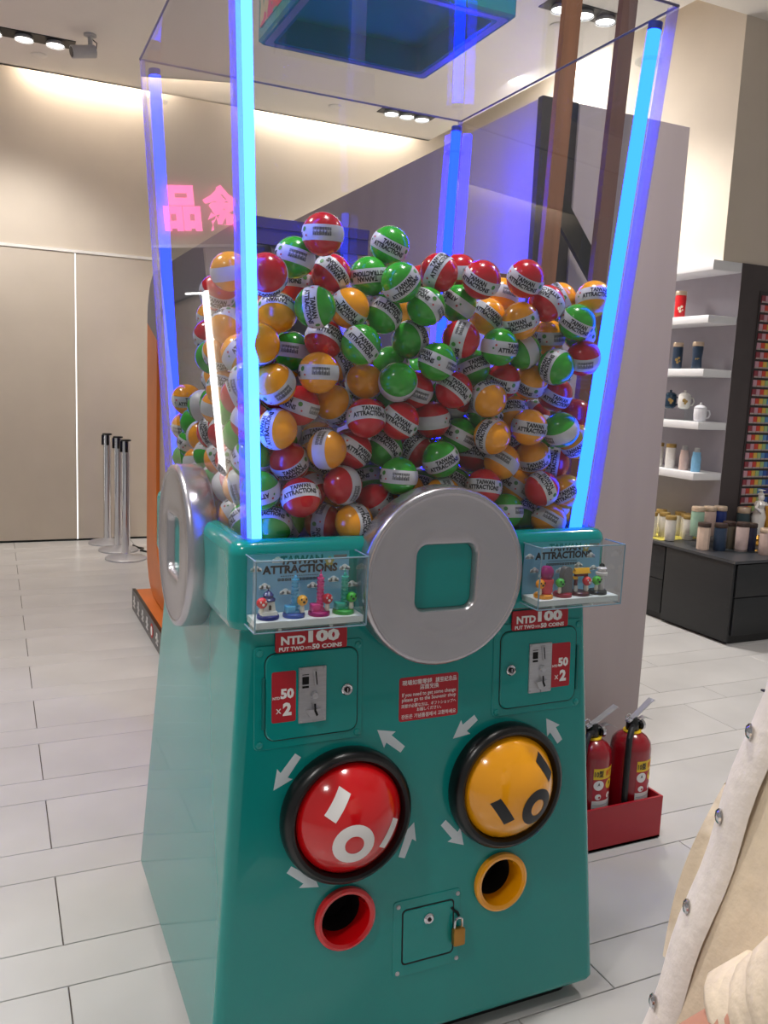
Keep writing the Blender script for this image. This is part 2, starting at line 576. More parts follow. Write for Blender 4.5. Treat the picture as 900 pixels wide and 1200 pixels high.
rim_piece(lambda z: z < .72, MB()).obj('lower_rim', M_orange, t)
rim_piece(lambda z: z >= .72, MB()).obj('upper_rim', M_slate, t)
MB().loft([[(x, KY - a, KZ + b) for a, b in rrect(1.225, 1.0, .30, 8)] for x in (.0805, .11)]).obj('edge_band', mat('kiosk_edge', (48, 40, 40), .5), t)
MB().loft([[(x, KY - a, KZ + b) for a, b in rrect(.87, .77, .18, 8)] for x in (.04, .05)]).obj('front_panel', M_beige, t)
MB().box(.38, .44, 1.16, 3.45, .14, 2.03).obj('back_panel', M_beige, t)
rf = MB().box(.03, .45, 1.14, 3.2, 2.02, 2.055).obj('roof', M_slate, t)
MB().lathe([(.058, 2.019), (.058, 2.012), (.05, 2.010), (.05, 2.018)], 20, (.13, 1.33, 0), cap0=False, cap1=False).obj('lamp_ring', M_black, rf)
MB().box(.10, .16, 1.315, 1.345, 2.013, 2.0185).obj('downlight', glow('kiosk_lamp', (1, .93, .85), 6), rf)
MB().box(.0, .46, 1.10, 1.14, 2.03, 2.066).box(.0, .46, 1.11, 1.14, 1.975, 2.03).obj('header', mat('kiosk_header', (60, 46, 66), .4), t)
bs = MB().box(-.045, .50, 1.02, 3.51, 0.002, .128).obj('base', M_orange, t)
fa = MB().box(-.067, -.046, 1.0, 3.525, 0.0, .132).obj('fascia', M_black, t)
for i in range(9):
    y = 3.43 - i * .165
    if i == 4:
        MB().loft([[(x, y + a, .066 + b) for a, b in circ(.042, 18)] for x in (-.069, -.067)]).obj('mark', M_inkr, fa)
        MB().loft([[(x, y + a, .066 + b) for a, b in circ(.026, 18)] for x in (-.0705, -.069)]).obj('mark', M_white, fa)
    else:
        h = (.036, .042, .032)[i % 3]
        MB().box(-.069, -.067, y - .016, y + .016, .066 - h, .066 + h).box(-.069, -.067, y - .038, y + .038, .058, .070).box(-.069, -.067, y - .034, y + .034, .066 - h, .074 - h).obj('mark', M_white, fa)

# ------------------------------------------------------------------ leaning wooden frame behind the tank
t = thing('wooden_post_frame', 'two tall brown wooden posts with a rail standing behind the tank', 'wooden frame', (0, 0, 0))


def leaning(x_at, slope, w, y0, y1, z0, z1, name, m):
    def X(z):
        return x_at + slope * (z - 1.84)
    return MB().loft([[(X(z) - w / 2, y0, z), (X(z) + w / 2, y0, z), (X(z) + w / 2, y1, z), (X(z) - w / 2, y1, z)] for z in (z0, 1.2, 2.2, z1)]).obj(name, m, t)


leaning(.676, .033, .056, .222, .245, 0, CEIL, 'post', M_wood)
leaning(.866, .045, .054, .222, .245, 0, CEIL, 'post', M_wood2)
MB().box(.52, .66, .255, .275, 1.79, 1.83).obj('rail', M_wood, t)
MB().add([(.70, .26, 2.13), (.70, .26, 2.03), (.86, .26, 1.84), (.86, .26, 1.94), (.70, .275, 2.13), (.70, .275, 2.03), (.86, .275, 1.84), (.86, .275, 1.94)],
         [(0, 1, 2, 3), (7, 6, 5, 4), (0, 4, 5, 1), (1, 5, 6, 2), (2, 6, 7, 3), (3, 7, 4, 0)]).obj('trough_reflection', M_black, t)  # black bar standing in for a ceiling trough's reflection in the acrylic

# ================================================================== THE CAPSULE MACHINE
B, T, Z0, Z1, E_, Z2, PB, QT, DY, Z3 = .4819, .4159, .0412, .998, .4458, 1.179, .4186, .4821, .9643, 2.30
R = thing('capsule_machine', 'giant teal capsule toy machine with clear tank and glowing blue corner tubes', 'capsule machine')
vF = Vector((0, (B - T) * DY, Z1 - Z0)).normalized()
FM = frame((0, -B * DY, Z0), (1, 0, 0), vF)          # local x, height along the sloping front, outward


def FP(x, s, h=0.):
    return FM @ Vector((x, s, h))


def FMat(x, s, h=0., rot=0.):
    return FM @ Matrix.Translation((x, s, h)) @ Matrix.Rotation(rot, 4, 'Z')


MB().loft([[(x, y, z) for x, y in rrect(.44, .42, .03)] for z in (0, .05)]).obj('plinth', M_black, R)
mb = MB()
rg = []
for z, d in ((Z0, .014), (Z0 + .004, .005), (Z0 + .014, 0), (Z0 + .017, 0)):
    k = (z - Z0) / (Z1 - Z0)
    h = B + (T - B) * k
    rg.append([(x, y, z) for x, y in rrect(h - d, h * DY - d, .022, 6, .002)])
rg.append([(x, y, Z1 + .004) for x, y in rrect(T, T * DY, .022, 6, .002)])
mb.loft(rg)
body = mb.obj('base_body', M_teal, R)
for x in (-.194, .194):
    cut = MB().lathe([(.052, -.10), (.052, .05)], 32).obj('cutter', M_teal, None, FMat(x, .32))
    md = body.modifiers.new('hole', 'BOOLEAN')
    md.operation, md.object, md.solver = 'DIFFERENCE', cut, 'EXACT'
bpy.context.view_layer.update()
_me = bpy.data.meshes.new_from_object(body.evaluated_get(bpy.context.evaluated_depsgraph_get()))
body.modifiers.clear()
body.data = _me
for p in _me.polygons:
    p.use_smooth = True
_me.set_sharp_from_angle(angle=math.radians(35))
for o in [o for o in bpy.data.objects if o.name.startswith('cutter')]:
    bpy.data.objects.remove(o)

# belt: a rounded collar with the tank floor sunk into it
rings = []
for hx, r, z in ((.38, .02, Z1), (E_ - .016, .03, Z1), (E_ - .005, .034, Z1 + .007), (E_, .036, Z1 + .022), (E_, .036, Z1 + .024), (E_, .036, Z2 - .028), (E_, .036, Z2 - .026),
                 (E_ - .003, .036, Z2 - .013), (E_ - .010, .034, Z2 - .004), (E_ - .022, .03, Z2), (.412, .02, Z2), (.409, .02, Z2 - .004), (.407, .02, 1.147)):
    rings.append([(x, y, z) for x, y in rrect(hx, hx * DY, r, 6, .002)])
MB().loft(rings).obj('belt', M_teal, R)
MB().box(-.405, .405, -.39, .39, 1.1472, 1.149).obj('tank_floor', M_hole, R)


# round silver discs with a square window
def medallion(origin, ax):
    n = 48
    def sq(h, r=.022):
        return rrect(h, h, r, 11)
    def cr(q):
        return [(q * math.cos(math.radians(3.75 + 7.5 * i)), q * math.sin(math.radians(3.75 + 7.5 * i))) for i in range(n)]
    seq = [(cr(.183), 0), (cr(.188), .004), (cr(.190), .012), (cr(.1905), .014), (cr(.1905), .054), (cr(.1900), .058), (cr(.1875), .0635), (cr(.183), .0668), (cr(.178), .0670), (cr(.1745), .0655),
           (cr(.173), .0650), (cr(.120), .0650), (cr(.118), .0650), (sq(.0775, .028), .0650), (sq(.0725, .026), .0635), (sq(.0690, .024), .058), (sq(.0675, .022), .046)]
    o = MB().loft([[(x, y, z) for x, y in pts] for pts, z in seq], True, False).obj('coin_medallion', M_silver, R, frame(origin, ax, (0, 0, 1)))
    MB().prism(sq(.0672, .022), .040, .0475).obj('window_panel', M_teal, o)
    return o


medallion((0, -.398, 1.095), (1, 0, 0))
medallion((-.412, 0, 1.095), (0, -1, 0))


# tank of clear sheets
def half(z):
    return PB + (QT - PB) * (z - Z2) / (Z3 - Z2)


def fix(me):
    b = bmesh.new()
    b.from_mesh(me)
    bmesh.ops.recalc_face_normals(b, faces=b.faces)
    b.to_mesh(me)
    b.free()


def hexa(name, a, b, m, parent):
    me = MB().add(list(a) + list(b), [(0, 1, 2, 3), (4, 5, 6, 7), (0, 1, 5, 4), (1, 2, 6, 5), (2, 3, 7, 6), (3, 0, 4, 7)]).mesh(name, m, 20)
    fix(me)
    return link(name, me, parent)


TH = .010
for sx, sy in ((0, -1), (0, 1), (-1, 0), (1, 0)):
    o4, i4 = [], []
    for z, s in ((Z2 + .0005, -1), (Z2 + .0005, 1), (Z3, 1), (Z3, -1)):
        h = half(z)
        for lst, d in ((o4, 0.), (i4, TH)):
            hx, hy = h - d, h * DY - d
            lst.append((s * hx, sy * hy, z) if sy else (sx * hx, s * hy, z))
    hexa('tank_panel', o4, i4, M_acr, R)
hexa('tank_lid', [(-QT, -QT * DY, Z3), (QT, -QT * DY, Z3), (QT, QT * DY, Z3), (-QT, QT * DY, Z3)],
     [(-QT, -QT * DY, Z3 + TH), (QT, -QT * DY, Z3 + TH), (QT, QT * DY, Z3 + TH), (-QT, QT * DY, Z3 + TH)], M_acr, R)
# cloudy polished corner joints of the sheets, tinted with the tubes' blue glow
for sx in (-1, 1):
    for sy in (-1, 1):
        a, b = half(Z2), half(Z3)
        w = .017 if sy < 0 else .011
        MB().loft([[(sx * (h + .0006 - (w if i in (1, 2) else 0)), sy * (h * DY + .0006 - (w if i in (2, 3) else 0)), z) for i in range(4)] for h, z in ((a, Z2 + .0008), (b, Z3 - .0005))]).obj('corner_joint', M_joint, R)
for (ax, ay), (bx, by) in (((-1, -1), (1, -1)), ((1, -1), (1, 1)), ((1, 1), (-1, 1)), ((-1, 1), (-1, -1))):
    MB().tube([(ax * QT, ay * QT * DY, Z3 + .003), (bx * QT, by * QT * DY, Z3 + .003)], .0028, 6).obj('lid_edge', mat('lid_edge_grey', (96, 92, 116), .3), R)
# blue tubes in the corners
for sx, sy, m in ((-1, -1, M_tuben), (1, -1, M_tube), (-1, 1, M_tubeb), (1, 1, M_tubew)):
    ins = .030
    def at(z):
        return Vector((sx * (half(z) - ins), sy * (half(z) * DY - ins), z))
    tb = MB().tube([at(Z2 - .02), at(2.258)], .0145, 20).obj('light_tube', m, R)
    MB().tube([at(2.258), at(2.274)], .0152, 20).obj('tube_cap', M_tcap, tb)
    c = at(2.195)
    MB().lathe([(.0165, c.z), (.030, c.z), (.030, c.z + .004), (.0165, c.z + .004), (.0165, c.z)], 24, (c.x, c.y, 0), cap0=False, cap1=False).obj('tube_clip', M_case, tb)
# hollow teal crown on the lid
seq = [(.235, .0), (.235, .24), (.0001, .24)]
mb = MB()
def ctr(h, z, r=.012):
    return [(x, y, Z3 + TH + z) for x, y in rrect(h, h * DY, r, 3)]
mb.loft([ctr(.196, .062), ctr(.196, .001), ctr(.206, .0), ctr(.228, .0), ctr(.235, .006), ctr(.235, .26), ctr(.22, .272)])
crown = mb.obj('crown_box', [M_teal, M_tealin], R)
MB().loft([ctr(.205, .0004 - .0012), ctr(.222, .0004 - .0012), ctr(.222, .0), ctr(.205, .0)], False, False).obj('crown_rim', mat('crown_rim_grey', (110, 140, 140), .4), crown)
M_print = mat('printed_panel', (150, 120, 80), .4)
nt = M_print.node_tree
rp = [n for n in nt.nodes if n.type == 'VALTORGB'][0].color_ramp
rp.interpolation = 'CONSTANT'
rp.elements[0].color, rp.elements[1].color = rgb((60, 130, 90)), rgb((220, 120, 60))
for pos, c in ((.42, (190, 170, 120)), (.5, (200, 80, 90)), (.58, (90, 150, 110))):
    e = rp.elements.new(pos)
    e.color = rgb(c)
MB().box(-.2362, -.2352, -.20, .20, Z3 + TH + .03, Z3 + TH + .23).obj('printed_side', M_print, crown)


# ------------------------------------------------------------------ coin panels
def decal(name, pts, mats, parent, mx, z=.0006, extra=None):
    mb = MB()
    mb.loft([[(x, y, 0) for x, y in pts], [(x, y, z) for x, y in pts]])
    if extra:
        extra(mb)
    return mb.obj(name, mats, parent, mx)


def rr(x0, x1, y0, y1, r, n=4):
    cx, cy = (x0 + x1) / 2, (y0 + y1) / 2
    return [(cx + a, cy + b) for a, b in rrect((x1 - x0) / 2, (y1 - y0) / 2, r, n)]


def coin_panel(x0, x1, s1, d0, d1, dtop, mech, red, lock, hinge):
    pl = MB().prism(rr(x0, x1, .712, s1, .010), 0, .0030, bev=.0012).obj('coin_panel', M_teal, R, FM)
    MB().prism(rr(d0 - .002, d1 + .002, .7275, dtop + .002, .022), .0030, .0036).obj('door_seam', M_line, pl)
    MB().prism(rr(d0, d1, .7295, dtop, .02), .0030, .0066, bev=.002).obj('coin_door', M_teal, pl)
    hz = .0066
    for bx in (x0 + .011, x1 - .011):
        for by in (.723, s1 - .014):
            MB().lathe([(.0075, .003), (.0070, .005), (.003, .0066)], 14, (bx, by, 0)).obj('bolt', M_teal, pl)
    MB().box(hinge - .0025, hinge + .0025, .755, .86, .003, .0075).obj('hinge', M_tealin, pl)
    # red price sticker
    cx = (red[0] + red[1]) / 2
    mb = MB()
    mb.prism(rr(red[0], red[1], .766, .870, .004), hz, hz + .0006)
    put_text(mb, 'NTD', cx - .0160, .8165, .0078, hz + .0011, .03, width=.0150, mi=1)
    put_text(mb, '50', cx + .0070, .8245, .0265, hz + .0011, .05, width=.0285, mi=1)
    put_text(mb, 'x', cx - .0110, .7895, .0220, hz + .0011, .0, mi=1)
    put_text(mb, '2', cx + .0070, .7925, .0340, hz + .0011, .055, mi=1)
    mb.obj('price_sticker', [M_stick, M_white], pl)
    # coin acceptor
    mx0, mx1 = mech
    mc = (mx0 + mx1) / 2
    mb = MB()
    mb.prism(rr(mx0, mx1, .7595, .8745, .0015), hz, hz + .004, bev=.0008)
    k = hz + .004
    mb.prism([(mc + .001, .868), (mc + .0095, .868), (mc + .0115, .836), (mc + .004, .836)], k, k + .0045)
    mb.prism([(mc - .0145, .786), (mc + .0155, .789), (mc + .012, .773), (mc + .005, .768), (mc - .004, .768), (mc - .008, .772)], k, k + .007)
    mb.prism([(mc + .0, .768), (mc + .006, .768), (mc + .0055, .761), (mc + .001, .761)], k, k + .004)
    mb.lathe([(.0075, k), (.0075, k + .004), (.006, k + .009), (.002, k + .010)], 16, (mc + .003, .8165, 0))
    for sx in (mx0 + .0045, mx1 - .0045):
        for sy in (.764, .870):
            mb.lathe([(.0025, k), (.0022, k + .0015), (.0005, k + .002)], 10, (sx, sy, 0))
    mb.prism([(mc + .0035, .866), (mc + .0062, .866), (mc + .009, .838), (mc + .0068, .838)], k + .0045, k + .0049, 1)
    mb.prism([(mc + .0005, .800), (mc + .0045, .8), (mc + .0055, .786), (mc + .010, .776), (mc + .006, .773), (mc + .0012, .784)], k + .0071, k + .0075, 1)
    mb.prism(rr(mc - .0225, mc - .0085, .8395, .8555, .001), k, k + .0006, 1)
    mb.prism(rr(mc - .0225, mc - .0085, .832, .8365, .0005), k, k + .0006, 1)
    mb.prism(rr(mc - .0225, mc - .0085, .859, .8605, .0003), k, k + .0006, 1)
    mb.obj('coin_acceptor', [M_steel, M_hole], pl)
    mb = MB()
    mb.lathe([(.0125, hz), (.0125, hz + .004), (.0105, hz + .006), (.0085, hz + .005), (.0085, hz + .0035)], 22, (lock, .819, 0))
    mb.lathe([(.0065, hz + .0035), (.006, hz + .006), (.002, hz + .0065)], 16, (lock, .819, 0), 1)
    mb.box(lock - .001, lock + .001, .815, .823, hz + .006, hz + .0068, 2)
    mb.obj('door_lock', [M_chrome, M_black, M_steel], pl)
    # price sign across the top
    sgx = -.2745 if x0 < 0 else .2815
    mb = MB()
    mb.prism(rr(sgx - .0765, sgx + .0765, .909, .9535, .004), .0031, .0072)
    q = .0078
    put_text(mb, 'NTD', sgx - .0395, .9325, .0225, q, .045, width=.052, mi=1)
    put_text(mb, '100', sgx + .0260, .9370, .0300, q, .055, width=.068, mi=1)
    put_text(mb, 'PUT TWO', sgx - .043, .9152, .0112, q, .035, width=.053, mi=1)
    put_text(mb, 'NTD', sgx - .0075, .9146, .0070, q, .03, width=.013, mi=1)
    put_text(mb, '50', sgx + .0085, .9160, .0140, q, .04, width=.0165, mi=1)
    put_text(mb, 'COINS', sgx + .0435, .9156, .0115, q, .035, width=.044, mi=1)
    mb.obj('price_sign', [M_stick, M_white], pl)
    return pl


coin_panel(-.394, -.160, .924, -.371, -.1725, .9065, (-.3025, -.2435), (-.3585, -.3080), -.1970, -.3755)
coin_panel(.160, .403, .924, .1785, .3855, .9065, (.2530, .3140), (.3150, .3680), .2040, .3900)

# change notice
mb = MB()
mb.prism(rr(-.073, .072, .7305, .8270, .006), 0, .0006)
for s_, x_, y_, sz, w_ in (('現場如需零錢', -.030, .8150, .0120, .072), ('請至紀念品', .041, .8150, .0120, .052), ('店面兌換', 0, .8030, .0120, .046),
                           ('If you need to get some change', 0, .7875, .0118, .132), ('please go to the Souvenir shop', 0, .7765, .0118, .132),
                           ('両替が必要な方は、ギフトショップへ', 0, .7640, .0088, .134), ('お越しください。', 0, .7540, .0088, .060), ('잔돈은 기념품점에서 교환하세요', 0, .7405, .0105, .134)):
    put_text(mb, s_, x_, y_, sz, .0011, .012, width=w_, mi=1)
mb.obj('change_notice', [M_stick, M_white], R, FM)

# arrows around the buttons
for (x0, y0), (x1, y1) in (((-.300, .690), (-.352, .624)), ((-.318, .450), (-.252, .399)), ((-.062, .669), (-.123, .720)), ((-.060, .425), (-.031, .500)),
                           ((.120, .717), (.062, .676)), ((.042, .486), (.096, .424)), ((.352, .630), (.311, .691))):
    d = Vector((x1 - x0, y1 - y0))
    L = d.length
    a = math.atan2(d.y, d.x)
    hd = .036
    pts = [(0, -.008), (L - hd, -.0095), (L - hd - .003, -.021), (L, 0), (L - hd - .003, .021), (L - hd, .0095), (0, .008)]
    decal('arrow', pts, M_arrow, R, FMat(x0, y0, 0, a), .0006)


# dome buttons with a printed face
def dome_button(cx, s, mcol, mface, mid, th):
    rg_ = MB().lathe([(.143, 0), (.1445, .012), (.143, .028), (.138, .038), (.131, .042), (.124, .040), (.119, .033), (.117, .02)], 56, cap0=False, cap1=False).obj('button_ring', M_black, R, FMat(cx, s))
    RS, hc = .1328, -.0328
    prof = []
    for i in range(13):
        a = math.radians(62) * (1 - i / 12)
        prof.append((max(RS * math.sin(a), .0005), hc + RS * math.cos(a)))
    MB().lathe(prof, 56, cap0=False).obj('dome', mcol, rg_)
    def H(x, y, o=.0008):
        k = math.sqrt(max(RS * RS - x * x - y * y, 0))
        q = (RS + o) / RS
        return (x * q, y * q, hc + k * q)
    c, sn = math.cos(th), math.sin(th)
    def loc(u, w):
        return (mid[0] + u * c - w * sn, mid[1] + u * sn + w * c)
    for sx in (-1, 1):
        mb_ = MB()
        n1, n2 = 3, 8
        vs = []
        for i in range(n2 + 1):
            for j in range(n1 + 1):
                vs.append(H(*loc(sx * .070 + (j / n1 - .5) * .0235, (i / n2 - .5) * .062)))
        fs = [(i * (n1 + 1) + j, i * (n1 + 1) + j + 1, (i + 1) * (n1 + 1) + j + 1, (i + 1) * (n1 + 1) + j) for i in range(n2) for j in range(n1)]
        mb_.add(vs, fs).obj('face_eye', mface, rg_)
    mb_ = MB()
    n = 32
    vs = [H(*loc(q * math.cos(2 * PI * i / n), -.049 + q * math.sin(2 * PI * i / n))) for q in (.0195, .027, .035, .043) for i in range(n)]
    fs = [(k * n + i, k * n + (i + 1) % n, (k + 1) * n + (i + 1) % n, (k + 1) * n + i) for k in range(3) for i in range(n)]
    mb_.add(vs, fs).obj('face_mouth', mface, rg_)


dome_button(-.196, .552, M_red, M_white, (.012, .014), math.radians(-35))
dome_button(.196, .555, M_yel, M_ink, (.006, .012), math.radians(34))
for x, m in ((-.194, M_red), (.194, M_yel)):
    ch = MB().lathe([(.068, 0), (.0695, .006), (.068, .012), (.062, .015), (.055, .012), (.0505, .0), (.0500, -.035)], 44, cap0=False, cap1=False).obj('prize_chute', m, R, FMat(x, .32))
    MB().lathe([(.0518, -.001), (.0518, -.098), (.002, -.0985)], 32, cap0=False).obj('chute_tunnel', M_hole, ch)

# little service door
sd = MB().prism(rr(-.078, .090, .150, .326, .008), 0, .0022, bev=.001).obj('service_panel', M_teal, R, FM)
MB().prism(rr(-.0575, .0735, .1755, .3045, .010), .0022, .0027).obj('door_seam', M_line, sd)
MB().prism(rr(-.0540, .0705, .1795, .3010, .008), .0022, .0042, bev=.0012).obj('service_door', M_teal, sd)
for x in (-.0665, .0825):
    for y in (.160, .3135):
        MB().lathe([(.0052, .0022), (.0045, .0042), (.0015, .0052)], 12, (x, y, 0)).obj('rivet', M_steel, sd)
mb = MB().lathe([(.0125, .0042), (.0125, .007), (.0095, .010), (.0055, .0095), (.0055, .006)], 20, (.008, .2725, 0))
mb.lathe([(.0045, .006), (.004, .0088)], 12, (.008, .2725, 0), 1)
mb.obj('door_lock', [M_chrome, M_hole], sd)
MB().tube([tuple(p) for p in [(.066, .285, .004), (.070, .279, .007), (.080, .272, .008), (.084, .262, .006)]], .003, 8).obj('hasp_wire', M_line, sd)
pk = thing('padlock', 'small brass padlock hanging on the little service door', 'padlock', FP(.079, .20, .006))
pk.rotation_euler = FM.to_euler()
MB().rbox(-.0145, .0145, .0, .040, .002, .016, .004, .002).obj('lock_body', M_brass, pk)
MB().tube([(-.0095, .036, .009)] + [(-.0095 * math.cos(a), .054 + .0095 * math.sin(a), .009) for a in [PI * i / 8 for i in range(9)]] + [(.0095, .036, .009)], .0027, 8).obj('shackle', M_chrome, pk)

# ------------------------------------------------------------------ display cases on the belt
M_sky = mat('backdrop_blue', (128, 182, 214), .5, var=.05)
M_cloud = mat('backdrop_cloud', (250, 251, 252), .5, var=.02)
M_plat = mat('white_platform', (226, 226, 226), .4, var=.02)
CY0, CY1, CZ0, CZ1 = -.4312, -.502, 1.020, 1.156


def display_case(x0, x1, label, clouds, badge):
    t = thing('display_case', label, 'display case', (0, 0, 0), 'clear figure display cases')
    w = .003
    for a in ((x0, x1, CY1, CY1 + w, CZ0, CZ1), (x0, x0 + w, CY1 + w, CY0 - .002, CZ0, CZ1), (x1 - w, x1, CY1 + w, CY0 - .002, CZ0, CZ1),
              (x0 + w, x1 - w, CY1 + w, CY0 - .002, CZ1 - w, CZ1), (x0 + w, x1 - w, CY1 + w, CY0 - .002, CZ0, CZ0 + w)):
        MB().box(*a).obj('pane', M_case, t, sharp=20)
    # bright polished edges of the panes
    e = .0016
    mb = MB()
    for x in (x0, x1):
        mb.tube([(x, CY1, CZ0), (x, CY1, CZ1)], e, 6)
        for z in (CZ0, CZ1):
            mb.tube([(x, CY1, z), (x, CY0 - .002, z)], e, 6)
    for z in (CZ0, CZ1):
        mb.tube([(x0, CY1, z), (x1, CY1, z)], e, 6)
    mb.obj('polished_edges', M_edge, t)
    MB().box(x0 + .004, x1 - .004, CY1 + .005, CY0 - .003, 1.026, 1.0385).obj('platform', M_plat, t)
    bd = MB().box(x0 + .003, x1 - .012, CY0 - .0012, CY0, CZ0 + .012, CZ1 - .001).obj('backdrop', M_sky, t)
    cx = (x0 + x1) / 2 - .004
    Fb = frame((cx, CY0 - .0012, 0), (1, 0, 0), (0, 0, 1))
    mb = MB()
    put_text(mb, 'TAIWAN', .004, 1.1415, .0225, .0006, .045, width=.088)
    put_text(mb, 'ATTRACTIONS', .002, 1.1235, .0215, .0006, .045, width=.155)
    for i in range(17):
        mb.box(-.038 + i * .0046, -.0352 + i * .0046, 1.1095, 1.1107, 0, .0006)
    for i in range(12):
        mb.box(-.044 + i * .0072, -.0385 + i * .0072, 1.1005, 1.1055, 0, .0006)
        mb.box(-.0425 + i * .0072, -.0405 + i * .0072, 1.1022, 1.1038, .0006, .0007, 1)
    mb.obj('lettering', [M_ink, M_sky], bd, Fb)
    for u, z in clouds:
        m2 = MB()
        for du, dz, r in ((-.007, 0, .0045), (0, .002, .0065), (.007, 0, .0045)):
            m2.prism([(u + du + a, z + dz + max(b, -.003)) for a, b in circ(r, 14)], 0, .0007)
        m2.prism([(u - .011, z - .0035), (u + .011, z - .0035), (u + .011, z - .0005), (u - .011, z - .0005)], 0, .0007)
        m2.obj('cloud', M_cloud, bd, Fb)
    m2 = MB()
    m2.prism(circ(.0035, 12, badge[0], badge[1]), .0007, .0016, 0)
    for i in range(5):
        a = 2 * PI * i / 5 + .3
        m2.prism(circ(.0038, 10, badge[0] + .0062 * math.cos(a), badge[1] + .0062 * math.sin(a)), 0, .0010, 1)
    m2.obj('flower_badge', [M_white, mat('badge_olive', (170, 160, 80), .5)], bd, Fb)
    m2 = MB()
    m2.prism(rr(.071, .099, 1.1425, 1.148, .001), 0, .0007)
    m2.obj('red_tab', M_stick, bd, Fb)
    for x in (x0 + .055, x1 - .065):
        MB().lathe([(.0035, CZ0 - .003), (.0035, CZ0)], 10, (x, CY1 + .02, 0)).obj('foot_screw', M_white, t)
    return t


display_case(-.421, -.197, 'clear acrylic display case with coloured towers on the left of the silver disc',
             [(-.088, 1.125), (-.07, 1.09), (-.045, 1.141), (-.028, 1.077), (.028, 1.087), (.072, 1.097), (.095, 1.12), (.112, 1.085)], (.062, 1.136))
display_case(.206, .430, 'clear acrylic display case with gate and monument figures right of the silver disc',
             [(-.09, 1.122), (-.075, 1.09), (-.052, 1.078), (-.005, 1.086), (.045, 1.097), (.078, 1.118), (.088, 1.088)], (.062, 1.138))


